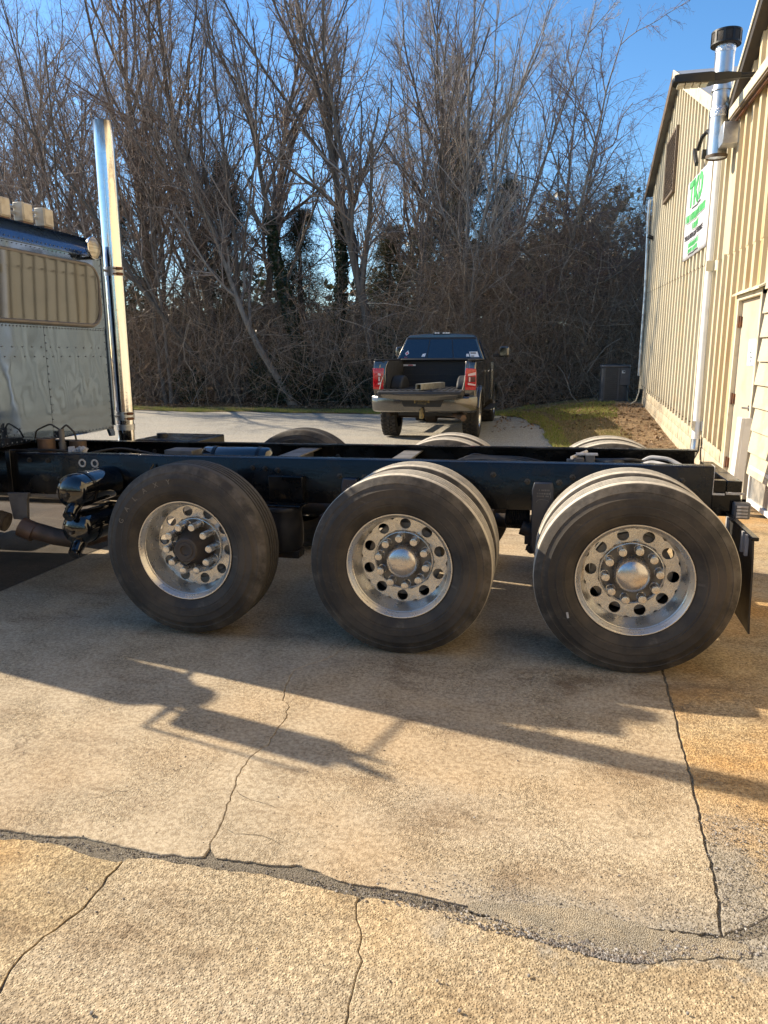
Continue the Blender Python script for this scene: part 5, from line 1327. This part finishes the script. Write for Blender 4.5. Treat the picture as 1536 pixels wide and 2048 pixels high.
stick([(-.86, 1.70), (-.81, 1.655), (-.76, 1.70), (-.81, 1.765)], M_sticker_white, 'sticker'); stick([(-.84, 1.70), (-.81, 1.675), (-.78, 1.70), (-.81, 1.735)], M_sticker_red, 'sticker_print', .016)
stick([(-.44, 1.63), (-.36, 1.63), (-.345, 1.70), (-.42, 1.69)], M_sticker_white, 'sticker'); stick([(.61, 1.63), (.69, 1.63), (.68, 1.69), (.63, 1.685)], M_sticker_white, 'sticker')
stick([(.71, 1.62), (.91, 1.62), (.905, 1.735), (.705, 1.735)], M_sticker_white, 'sticker'); stick([(.73, 1.69), (.86, 1.69), (.86, 1.72), (.73, 1.72)], M_plate, 'sticker_print', .016); stick([(.73, 1.63), (.80, 1.63), (.80, 1.65), (.73, 1.65)], M_plate, 'sticker_print', .016)
stick([(-.845, 1.615), (-.775, 1.615), (-.775, 1.625), (-.845, 1.625)], M_sticker_red, 'sticker')
ml = pxf(MB().box(-.19, .19, 2.235, 2.29, 2.115, 2.165)).build('roof_light', M_carblack, pk, bevel=.01)
for x in (-.15, -.09, .03, .09, .14): pxf(MB().box(x, x+.045, 2.226, 2.2345, 2.128, 2.155)).build('lens', M_sticker_white, ml)
# side windows, mirrors, handles, running board
for s in (-1, 1):
    def sw(y0, y1, z0, z1, lean0=0.0, lean1=0.0):
        def P(y, z, d): return (s*((1.0+(.785-1.0)*((z-1.52)/(2.06-1.52)))+d), y, z)
        return [[P(y0, z0, d), P(y1, z0, d), P(y1-lean1, z1, d), P(y0+lean0, z1, d)] for d in (.004, .012)]
    pxf(MB().loft(sw(2.30, 3.12, 1.58, 2.0, .2, .0))).build('side_window', M_cglass, pk); pxf(MB().loft(sw(3.2, 4.15, 1.56, 2.0, 0, .4))).build('side_window', M_cglass, pk)
    mr = pxf(MB().cbox((s*1.28, 3.98, 1.74), (.24, .11, .25))).build('side_mirror', M_car, pk, bevel=.05, seg=4)
    pxf(MB().cbox((s*1.255, 3.918, 1.745), (.15, .012, .20))).build('mirror_glass', M_glass, mr, bevel=.01); pxf(MB().cbox((s*1.12, 4.0, 1.66), (.22, .06, .07))).build('mirror_arm', M_carblack, mr, bevel=.01)
    for y in (2.45, 3.4): pxf(MB().box(s*1.035-.014, s*1.035+.014, y, y+.16, 1.30, 1.33)).build('door_handle', M_chrome, pk, bevel=.008)
    for y in (2.28, 3.17, 4.22): pxf(MB().box(s*1.012-.004, s*1.012+.004, y-.006, y+.006, .68, 1.5)).build('door_gap', M_carblack, pk)
    pxf(MB().box(s*1.06-.09, s*1.06+.09, 2.1, 4.1, .46, .50)).build('running_board', M_carblack, pk, bevel=.01); pxf(MB().box(s*1.15-.006, s*1.15+.006, 2.1, 4.1, .475, .495)).build('board_trim', M_chrome, pk)
    pxf(MB().prism([(3.88, .6), (3.9, 1.5), (5.75, 1.28), (5.8, .62), (5.34, .6)]+[(4.78+.56*math.cos(a), .5+.52*math.sin(a)) for a in np.linspace(R(10), R(170), 12)], 'x', s*1.0-.03, s*1.0+.03)).build('front_fender', M_car, pk, bevel=.015)
# square tube lying on the tailgate
st = MB()
import itertools
tubeM = Matrix.Translation((PX-.02, PY-.52, PZ+1.018)) @ Matrix.Rotation(R(-15), 4, 'Z')
sec = [(-.055, 0), (.055, 0), (.055, .11), (-.055, .11)]; inn = [(-.048, .007), (.048, .007), (.048, .103), (-.048, .103)]
def T(x, y, z): return tuple(tubeM @ Vector((x, y, z)))
vs = [T(x, yy, z) for yy, L in ((0, sec), (1.15, sec), (0, inn), (1.15, inn)) for x, z in L]
fs = []
for i in range(4):
    j = (i+1) % 4; fs += [(i, j, 4+j, 4+i), (8+j, 8+i, 12+i, 12+j), (i, 8+i, 8+j, j), (4+i, 4+j, 12+j, 12+i)]
o = MB().add(vs, fs).build('square_tube', M_steel, smooth=0, origin=(PX-.02, PY-.52, PZ+1.018)); tag(o, 'length of bare square steel tube lying on the lowered tailgate', 'steel tube')

# ================================================================== trees, brush, grass
def bark(name, c1, c2, c3):
    b = NB(name); rnd = b.n('ShaderNodeNewGeometry').outputs['Random Per Island']
    n = b.noise(b.scale(b.obj, (1, 1, .25)), 9, 5, .7)
    col = b.mix(rnd, c1, c2); col = b.mix(b.ramp(n, .45, .7), col, c3)
    return b.fin(col, .85, 0, b.bump(n, .02), spec=.2)
M_bark = bark('grey_bark', (.22, .185, .15), (.32, .27, .22), (.13, .105, .085))
M_barkdark = bark('dark_bark', (.14, .115, .092), (.2, .165, .135), (.08, .065, .052))
M_twig = island_mat('twigs', [(.18, .13, .105), (.28, .215, .175), (.40, .335, .28), (.22, .155, .125)], .8)
M_twigred = island_mat('reddish_twigs', [(.17, .115, .105), (.27, .19, .175), (.22, .15, .135)], .8)
M_twigpale = island_mat('pale_twigs', [(.28, .235, .19), (.5, .44, .38), (.4, .34, .285)], .8)
M_vine = island_mat('vines', [(.20, .14, .095), (.33, .225, .15), (.46, .34, .235), (.16, .11, .075), (.58, .47, .36), (.28, .18, .115)], .85)
M_ivy = island_mat('ivy_leaves', [(.015, .028, .012), (.028, .046, .018), (.04, .056, .024)], .35, .5, .2)
M_shrubleaf = island_mat('shrub_leaves', [(.02, .032, .014), (.04, .055, .02), (.075, .075, .03), (.03, .042, .022)], .35, .5, .25)
M_pine = island_mat('conifer_needles', [(.035, .045, .022), (.06, .066, .032), (.085, .082, .045)], .6, .3, .25)
M_deadleaf = island_mat('dead_leaves', [(.16, .095, .05), (.24, .15, .08), (.3, .2, .12), (.11, .07, .04), (.36, .27, .18)], .8, .2, .2)
M_grass = island_mat('grass_blades', [(.13, .19, .025), (.22, .27, .04), (.32, .31, .08), (.36, .29, .12), (.17, .23, .03)], .6, .25, .3)
M_straw = island_mat('straw_blades', [(.28, .21, .10), (.36, .27, .14), (.2, .14, .07), (.14, .13, .04), (.32, .24, .13)], .7, .2, .3)

def tubes(P, Rr, n):
    """P (N,K,3), Rr (N,K): returns verts, quads of N tubes"""
    N, K, _ = P.shape
    T = np.gradient(P, axis=1); T /= np.linalg.norm(T, axis=2, keepdims=True)+1e-9
    ref = np.where(np.abs(T[:, :1, 2:3]) < .8, np.array([0, 0, 1.0]), np.array([1.0, 0, 0]))
    U = np.cross(np.broadcast_to(ref, T.shape), T); U /= np.linalg.norm(U, axis=2, keepdims=True)+1e-9
    W = np.cross(T, U)
    a = np.arange(n)*2*PI/n
    V = P[:, :, None, :]+Rr[:, :, None, None]*(np.cos(a)[None, None, :, None]*U[:, :, None, :]+np.sin(a)[None, None, :, None]*W[:, :, None, :])
    k, j = np.meshgrid(np.arange(K-1), np.arange(n), indexing='ij')
    f = np.stack([k*n+j, k*n+(j+1) % n, (k+1)*n+(j+1) % n, (k+1)*n+j], -1).reshape(-1, 4)
    F = f[None]+(np.arange(N)*K*n)[:, None, None]
    return V.reshape(-1, 3), F.reshape(-1, 4)
def join(parts):
    V, F, o = [], [], 0
    for v, f in parts: V.append(v); F.append(f+o); o += len(v)
    return np.concatenate(V), np.concatenate(F)
def interp(P, t):
    """P (N,K,3), t (N,m) in 0..1 -> positions, tangents"""
    K = P.shape[1]; x = t*(K-1); i = np.clip(x.astype(int), 0, K-2); f = (x-i)[..., None]
    idx = np.arange(P.shape[0])[:, None]
    a, b_ = P[idx, i], P[idx, i+1]; d = b_-a
    return a+f*d, d/(np.linalg.norm(d, axis=-1, keepdims=True)+1e-9)
def grow(rg, par, parR, m, t0, t1, ang, lenf, K, up, wob_, r0, r1, lean=(0, 0, 0)):
    N = par.shape[0]
    t = t0+(t1-t0)*(np.arange(m)[None]+rg.uniform(0, 1, (N, m)))/m
    pos, tan = interp(par, t)
    L0 = np.linalg.norm(np.diff(par, axis=1), axis=2).sum(1)[:, None]
    pr = np.take_along_axis(parR, np.clip((t*(parR.shape[1]-1)).astype(int), 0, parR.shape[1]-1), 1)
    pos, tan, t = pos.reshape(-1, 3), tan.reshape(-1, 3), t.reshape(-1)
    M = len(pos)
    L = lenf(t, rg)*np.repeat(L0[:, 0], m)
    rnd = rg.normal(0, 1, (M, 3)); perp = rnd-tan*(rnd*tan).sum(1, keepdims=True); perp /= np.linalg.norm(perp, axis=1, keepdims=True)
    an = rg.normal(ang[0], ang[1], M)[:, None]
    d = np.cos(an)*tan+np.sin(an)*perp
    P = np.zeros((M, K, 3)); P[:, 0] = pos; step = (L/(K-1))[:, None]
    for k in range(1, K):
        d = d+np.array([0, 0, up])+np.array(lean)+rg.normal(0, wob_, (M, 3)); d /= np.linalg.norm(d, axis=1, keepdims=True)
        P[:, k] = P[:, k-1]+d*step
    rad0 = np.minimum(pr.reshape(-1)*.85, np.maximum(r0*pr.reshape(-1), r1))
    RR = rad0[:, None]*np.linspace(1, .35, K)[None]
    return P, np.maximum(RR, r1*.5)
def make_tree(name, seed, H, r, stems=1, spread=.2, lean=(0, 0), limbs=9, t_first=.28, ang=.5, limb_len=.5, up=.06, n2=10, n3=7, n4=4, wob_=.10, bark_m=None, twig_m=None, twig_r=.0034, droop=0.0, wander=.06, top=.95):
    rg = np.random.default_rng(seed)
    K0 = 14; P0 = np.zeros((stems, K0, 3))
    for s in range(stems):
        a = 2*PI*s/stems+rg.uniform(-.5, .5); sp = spread*rg.uniform(.45, 1) if stems > 1 else spread*.3
        d = np.array([math.cos(a)*sp+lean[0]*rg.uniform(.5, 1.3), math.sin(a)*sp*.6+lean[1], 1.0]); d /= np.linalg.norm(d)
        p = np.array([math.cos(a)*r*1.3, math.sin(a)*r*1.3, -.3]) if stems > 1 else np.array([0, 0, -.3])
        h = H*rg.uniform(.78, 1.05)
        for k in range(K0):
            P0[s, k] = p; p = p+d*(h+.3)/(K0-1); d = d+rg.normal(0, wander, 3)+np.array([0, 0, .02]); d /= np.linalg.norm(d)
    t = np.linspace(0, 1, K0)
    R0 = np.tile(r*(1-.93*t**.8)*(1+.35*np.exp(-t*18)), (stems, 1))*(1.0 if stems == 1 else rg.uniform(.6, 1, (stems, 1)))
    env = lambda k, a=1.1, b_=.62: (lambda t, rg: k*(a-b_*t)*rg.uniform(.5, 1.3, len(t)))
    P1, R1 = grow(rg, P0, R0, limbs, t_first, top, (ang, .17), env(limb_len), 10, up, wob_, .62, .012)
    P2, R2 = grow(rg, P1, R1, n2, .12, .98, (.58, .2), env(.46), 8, up*.9, wob_*1.1, .55, .006)
    P2b, R2b = grow(rg, P0, R0, max(5, limbs), .35, .99, (.65, .2), env(.14), 7, up, wob_, .35, .007)
    Pm, Rm = np.concatenate([P2[:, :7], P2b]), np.concatenate([R2[:, :7], R2b])
    P3, R3 = grow(rg, P2, R2, n3, .08, 1, (.58, .22), env(.5), 6, up*.5-droop, wob_*1.4, .6, twig_r*1.2)
    P3b, R3b = grow(rg, P2b, R2b, n3-2, .08, 1, (.58, .22), env(.5), 6, up*.5-droop, wob_*1.4, .6, twig_r*1.2)
    P3 = np.concatenate([P3, P3b]); R3 = np.concatenate([R3, R3b])
    P4, R4 = grow(rg, P3, R3, n4, .1, 1, (.6, .25), env(.5), 4, up*.3-droop, wob_*1.7, .8, twig_r)
    trunk = join([tubes(P0, R0, 10), tubes(P1, R1, 6)])
    crown = join([tubes(P2, R2, 4), tubes(P2b, R2b, 4), tubes(P3, R3, 3), tubes(P4, R4, 3)])
    return (np_mesh('trunk', *trunk, bark_m or M_bark), np_mesh('crown', *crown, twig_m or M_twig))
def place_tree(name, meshes, x, y, rz, s, label, group=None, sz=None):
    e = thing(name, (x, y, float(gz(x, y))-.02), label, 'tree', group)
    for nm, me in zip(('trunk', 'crown'), meshes):
        o = link_obj(nm, me, e); o.rotation_euler = (0, 0, rz); o.scale = (s, s, sz or s)
    return e
TA = make_tree('a', 1, 13.5, .12, 6, .62, (-.42, 0), 7, .2, .38, .46, .035, 10, 7, 4, bark_m=M_barkdark)                     # fan leaning left
TB = make_tree('b', 2, 14.0, .20, 1, .2, (-.03, 0), 15, .24, .52, .50, .07, 10, 7, 4, bark_m=M_barkdark)    # single trunk, ascending limbs
TC = make_tree('c', 3, 13.0, .11, 3, .30, (0, 0), 9, .25, .50, .44, .05, 10, 7, 4, bark_m=M_barkdark)
TD = make_tree('d', 4, 14.0, .26, 2, .26, (.0, 0), 10, .42, .55, .50, .06, 10, 7, 4, bark_m=M_barkdark)
TE = make_tree('e', 5, 14.0, .12, 3, .22, (-.02, 0), 10, .22, .46, .42, .07, 10, 6, 4, twig_m=M_twigpale, twig_r=.0042)
TF = make_tree('f', 6, 11.0, .14, 3, .26, (.0, 0), 10, .22, .72, .42, .01, 10, 7, 5, twig_m=M_twigred, wob_=.16, droop=.05)
TG = make_tree('g', 8, 13.0, .14, 1, .4, (-.5, 0), 13, .25, .6, .48, .06, 10, 7, 4)                      # a leaner
far_pool = (TB, TC, TD, TE)
front = [
 ('tree', TA, -16.2, 20.4, .1, 1.02, 'bare many stemmed tree at the far left fanning out past the frame edge'),
 ('tree', TA, -13.6, 21.6, .45, 1.08, 'bare tree with a fan of straight left leaning limbs behind the chrome exhaust stack'),
 ('tree', TA, -10.4, 21.2, .25, 1.05, 'bare tree fanning left between the exhaust stack and the leaning trunk'),
 ('tree', TC, -12.4, 20.2, 1.2, 1.0, 'clump of dark upright stems just right of the chrome exhaust stack'),
 ('tree', TB, -11.2, 21.8, 2.0, 1.05, 'slender bare tree between the stack and the leaning trunk'),
 ('tree', TG, -7.6, 20.0, .05, 1.0, 'bare tree whose grey trunk leans hard to the left, left of the ivy trunks'),
 ('tree', TD, -7.05, 20.9, .3, 1.06, 'pair of thick trunks wrapped in dark ivy in the middle of the wood'),
 ('tree', TB, -5.05, 20.6, .9, 1.06, 'tall bare tree forking high, between the ivy trunks and the pickup'),
 ('tree', TC, -3.6, 22.2, 2.6, 1.02, 'thin dark stems rising behind the left side of the pickup cab'),
 ('tree', TE, -1.75, 20.8, .4, 1.04, 'tall tree with pale sunlit upright twigs behind the pickup'),
 ('tree', TF, .75, 21.6, .3, .98, 'rounded bare tree hung with vines, nearest the workshop wall'),
 ('tree', TF, 2.3, 23.5, 2.2, .78, 'bare tree half hidden behind the workshop corner and the rounded one'),
]
for nm, me, x, y, rz, s, lb in front: place_tree('bare_tree', me, x, y, rz, s, lb)
rq = random.Random(31)
for k in range(12):
    x = -22+k*1.9+rq.uniform(-.5, .5)
    if x > -.3: continue
    y = rq.uniform(24, 30)
    s = rq.uniform(.95, 1.2)
    me = far_pool[k % 4] if x < -14 or k % 3 else (TB, TC)[k % 2]
    place_tree('bare_tree', me, x, y, rq.uniform(0, 6.28), s, 'bare tree standing deep in the wood behind the front row of trunks', 'bare trees deep in the wood')
for k in range(4):
    x = -28+k*1.7; place_tree('bare_tree', far_pool[k % 3], x, rq.uniform(26, 30), rq.uniform(0, 6.28), rq.uniform(1, 1.15), 'bare tree standing deep in the wood behind the front row of trunks', 'bare trees deep in the wood')

# ivy on the pair of trunks
def leaf_cloud(rg, C, size, flat=.0):
    """quads of leaf size at centres C"""
    N = len(C); n = rg.normal(0, 1, (N, 3)); n[:, 2] += flat; n /= np.linalg.norm(n, axis=1, keepdims=True)
    r = rg.normal(0, 1, (N, 3)); u = np.cross(n, r); u /= np.linalg.norm(u, axis=1, keepdims=True); w = np.cross(n, u)
    s = (size*rg.uniform(.6, 1.35, N))[:, None]
    V = np.stack([C-u*s, C+w*s*.6, C+u*s, C-w*s*.6], 1).reshape(-1, 3)
    return V, np.arange(N*4).reshape(-1, 4)
def curls(rg, P0, D0, L, K, wob_, grav, r, n=3):
    N = len(P0); P = np.zeros((N, K, 3)); P[:, 0] = P0; d = D0/np.linalg.norm(D0, axis=1, keepdims=True); step = (L/(K-1))[:, None]
    for k in range(1, K):
        d = d+rg.normal(0, wob_, (N, 3))+np.array([0, 0, grav]); d /= np.linalg.norm(d, axis=1, keepdims=True); P[:, k] = P[:, k-1]+d*step
    return tubes(P, r[:, None]*np.linspace(1, .45, K)[None], n)
rg = np.random.default_rng(77)
ivy_host = [o for o in bpy.data.objects if o.get('label', '').startswith('pair of thick trunks')][0]
tm = [c_ for c_ in ivy_host.children if c_.name.startswith('trunk')][0].data; co = np.zeros(len(tm.vertices)*3); tm.vertices.foreach_get('co', co); co = co.reshape(-1, 3)[:2*14*10]
c, s_ = math.cos(.3), math.sin(.3); co = np.stack([co[:, 0]*c-co[:, 1]*s_, co[:, 0]*s_+co[:, 1]*c, co[:, 2]], 1)*1.06
rings = co.reshape(2, 14, 10, 3).mean(2)
C = []
for s in range(2):
    n = 4200; t = .04+.5*rg.uniform(0, 1, n); p, _ = interp(rings[s:s+1], t[None]); p = p[0]
    a = rg.uniform(0, 2*PI, n); rad = (.2-.12*t)*rg.uniform(.85, 1.55, n)
    C.append(p+np.stack([np.cos(a)*rad, np.sin(a)*rad, rg.normal(0, .05, n)], 1))
V, F = leaf_cloud(rg, np.concatenate(C), .055)
o = link_obj('ivy', np_mesh('ivy', V, F, M_ivy, False), ivy_host); tag(o, kind='stuff')

# conifers in the wood
def make_conifer(seed, H, W, n=36000):
    rg = np.random.default_rng(seed)
    tr = MB().tube([(0, 0, -.2), (.05, 0, H*.5), (0, .03, H)], [.16, .1, .02], 8).mesh('trunk', M_barkdark)
    nb = 150; z = H*(.12+.86*rg.uniform(0, 1, nb)); a = rg.uniform(0, 2*PI, nb); L = W*(1.05-(z/H))**.8*rg.uniform(.55, 1.15, nb)+.15
    tips = []; 
    t = rg.uniform(.15, 1, (nb, n//nb)); x = np.cos(a)[:, None]*L[:, None]*t; y = np.sin(a)[:, None]*L[:, None]*t
    zz = z[:, None]+.12*L[:, None]*t-.28*L[:, None]*t**2
    C = np.stack([x, y, zz], -1).reshape(-1, 3)+rg.normal(0, .11, (nb*(n//nb), 3))
    N = len(C); d = rg.normal(0, 1, (N, 3)); d[:, :2] += np.stack([x, y], -1).reshape(-1, 2)/W*1.6; d /= np.linalg.norm(d, axis=1, keepdims=True)
    u = np.cross(d, rg.normal(0, 1, (N, 3))); u /= np.linalg.norm(u, axis=1, keepdims=True); s = rg.uniform(.09, .2, N)[:, None]
    V = np.stack([C-u*.009, C+u*.009, C+d*s], 1).reshape(-1, 3)
    cr = np_mesh('crown', V, np.arange(N*3).reshape(-1, 3), M_pine, False)
    return tr, cr
CA, CB = make_conifer(1, 7.4, 2.3), make_conifer(2, 6.0, 1.9, 27000)
for nm, me, x, y, s, lb, gp in [('conifer', CA, -12.3, 25.0, 1.0, 'dark evergreen behind the stems right of the exhaust stack', None), ('conifer', CA, -3.1, 26.5, 1.12, 'broad evergreen seen through bare branches above the pickup', None),
                            ('conifer', CB, -9.4, 26.0, 1.0, 'smaller evergreen between the leaning trunk and the ivy trunks', None), ('conifer', CB, -1.3, 27.5, 1.15, 'evergreen half hidden behind the pale twigged tree', None), ('conifer', CB, -17.5, 26, 1.1, 'evergreen behind the fan of limbs at the far left', None),
                            ('conifer', CB, -6.2, 28.5, .95, 'low evergreen directly behind the ivy trunks', None)]:
    place_tree(nm, me, x, y, s*3, s*1.22, lb, gp)

# tangled vines and brush under the trees
rg = np.random.default_rng(101)
def brush_top(x):  return np.interp(x, [-40, -20, -15, -12.5, -9, -7, -5, -3, -1, .3, 1.5, 3.0, 5, 8], [2.6, 3.2, 3.8, 4.6, 4.6, 3.4, 3.6, 4.6, 5.0, 6.1, 6.5, 5.8, 5.2, 4.5])
def brush(n, x0, x1, y0, y1, zlo, zhi, L, r, wob_, grav, K=6, upb=.3, zpow=1.0):
    x = rg.uniform(x0, x1, n); y = rg.uniform(y0, y1, n); z = gz(x, y)+zlo+(brush_top(x)*zhi-zlo)*rg.uniform(0, 1, n)**zpow
    D = rg.normal(0, 1, (n, 3)); D[:, 2] += upb
    return curls(rg, np.stack([x, y, z], 1), D, L*rg.uniform(.5, 1.5, n), K, wob_, grav, r*rg.uniform(.5, 1.6, n))
parts = [brush(9500, -19, 6.5, 19.6, 23.5, .0, .86, 1.4, .0042, .33, -.06), brush(9500, -3.6, 5.5, 19.3, 22.6, .1, 1.02, 1.6, .0045, .36, -.10),
         brush(2600, -19, 6.5, 19.2, 22, .0, .5, 1.9, .006, .12, .06, 6, 1.6, 1.5), brush(1100, -14, 5, 19.4, 21.5, .8, .95, 2.2, .0085, .22, -.10)]
o = link_obj('vine_tangle', np_mesh('vine_tangle', *join(parts), M_vine)); tag(o, 'brown tangle of bare vines and brambles filling the wood edge', 'vines', kind='stuff')
parts = [brush(4000, -26, 9, 23.5, 30, .0, 1.0, 2.2, .011, .3, -.02), brush(900, -28, -19, 21.5, 28, 0, 1, 2.2, .011, .3, -.02)]
o = link_obj('far_brush', np_mesh('far_brush', *join(parts), M_vine)); tag(o, 'dense brush deep in the wood behind the vines', 'brush', kind='stuff')
# leafy evergreen undergrowth
def clumps(n, cx, cy, sx, sy, h, per):
    C = []
    for k in range(n):
        x = rg.uniform(*cx); y = rg.uniform(*cy); hh = h*rg.uniform(.5, 1.2)
        q = rg.normal(0, 1, (per, 3)); q /= np.linalg.norm(q, axis=1, keepdims=True); q *= rg.uniform(.35, 1, (per, 1))**.5
        C.append(np.stack([x+q[:, 0]*sx*rg.uniform(.6, 1.2), y+q[:, 1]*sy, gz(x, y)+hh*.5+q[:, 2]*hh*.55], 1))
    return np.concatenate(C)
C = np.concatenate([clumps(16, (-15, -3.2), (20.0, 22), .8, .6, 1.5, 900), clumps(5, (-9, -7), (19.6, 20.6), .7, .5, 1.7, 900), clumps(7, (-4.8, -2.2), (19.6, 21.2), .75, .55, 2.2, 1300), clumps(10, (-3, 3), (21, 23.5), .8, .5, 2.4, 500), clumps(26, (-24, 8), (23, 27), 1.5, .8, 3.2, 700)])
V, F = leaf_cloud(rg, C, .045)
o = link_obj('undergrowth', np_mesh('undergrowth', V, F, M_shrubleaf, False)); tag(o, 'dark leafy evergreen undergrowth at the foot of the trees', 'undergrowth', kind='stuff')
# a screen of far wood behind everything
x = rg.uniform(-52, 14, 34000); y = rg.uniform(31, 38, 34000); z = rg.uniform(0, 1, 34000)**1.25*(np.interp(x, [-60, -8, -3, 14], [5.0, 5.2, 7.6, 8.2])+1.1*np.sin(x*.7)+.8*np.sin(x*1.9+1))
V, F = leaf_cloud(rg, np.stack([x, y, z], 1), .2)
x2 = rg.uniform(-50, 14, 16000); y2 = rg.uniform(33, 39, 16000); z2 = rg.uniform(0, 1, 16000)*(np.interp(x2, [-60, -8, -4, 14], [3.6, 3.6, 6.6, 7.4])+.8*np.sin(x2*1.1)); V2, F2 = leaf_cloud(rg, np.stack([x2, y2, z2], 1), .38)
V, F = join([(V, F), (V2, F2)])
o = link_obj('far_wood', np_mesh('far_wood', V, F, M_shrubleaf, False)); tag(o, 'dim mass of far woodland seen between the trunks', 'wood', kind='stuff')
# the tree line across the yard behind the photographer, seen only in the polished tanks and hub caps
x = rg.uniform(-50, 50, 9000); y = rg.uniform(-34, -26, 9000); z = rg.uniform(0, 1, 9000)**1.3*(7.5+2*np.sin(x*.5)+1.2*np.sin(x*1.3))
V, F = leaf_cloud(rg, np.stack([x, y, z], 1), .34)
o = link_obj('tree_line', np_mesh('tree_line', V, F, M_shrubleaf, False)); tag(o, 'distant tree line mirrored in the polished tanks and hub caps', 'tree line', kind='stuff')
# dead leaves on the wood floor, the lawn edge and the strip by the wall
def on_ground(n, fx, fy, dz=.012):
    x = fx(n); y = fy(n, x); return np.stack([x, y, gz(x, y)+dz+rg.uniform(0, .02, n)], 1)
C = np.concatenate([on_ground(5200, lambda n: rg.uniform(-17, 4.5, n), lambda n, x: 19.0+np.abs(rg.normal(0, .8, n))), on_ground(900, lambda n: rg.uniform(2.15, 2.95, n), lambda n, x: rg.uniform(5, 16, n), .008), on_ground(450, lambda n: rg.uniform(-.5, 2.2, n), lambda n, x: rg.uniform(12, 18.5, n))])
V, F = leaf_cloud(rg, C, .04, 2.0)
o = link_obj('dead_leaves', np_mesh('dead_leaves', V, F, M_deadleaf, False)); tag(o, 'dead brown leaves scattered along the wood edge and the wall', 'leaves', kind='stuff')
# grass
def blades(C, h, w, mat, name, label):
    N = len(C); a = rg.uniform(0, 2*PI, N); u = np.stack([np.cos(a), np.sin(a), np.zeros(N)], 1)*w
    tip = np.stack([rg.normal(0, .4, N), rg.normal(0, .4, N), np.ones(N)], 1); hh = (h*rg.uniform(.5, 1.4, N))[:, None]
    V = np.stack([C-u, C+u, C+tip*hh], 1).reshape(-1, 3)
    o = link_obj(name, np_mesh(name, V, np.arange(N*3).reshape(-1, 3), mat, False)); tag(o, label, 'grass', kind='stuff')
def lawn_pts(n, lo, hi, y0, y1):
    y = rg.uniform(y0, y1, n); t = rg.uniform(lo, hi, n); l = lawn_left(y); x = l+t*(dirt_left(y)-l); return np.stack([x, y, gz(x, y)-.014], 1)
xg = rg.uniform(-18, .3, 26000); tt = rg.beta(1.2, 2.2, 26000); yg = verge_near(xg)-.05+tt*1.5; xs = np.stack([xg, yg, gz(xg, yg)-.018], 1)
keep = (np.sin(xg*2.3)+np.sin(xg*5.1+yg*3)+rg.normal(0, 1, len(xg))) > -.6
blades(np.concatenate([xs[keep], lawn_pts(7000, -.02, .22, 7, 18.3), lawn_pts(5000, .3, 1.0, 13.5, 17)]), .055, .006, M_grass, 'grass', 'thin green grass along the gravel edge and the lawn')
blades(np.concatenate([lawn_pts(13000, .0, 1.08, 6, 18.2), xs[:4000]]), .045, .006, M_straw, 'dry_grass', 'dry straw coloured winter grass on the lawn')
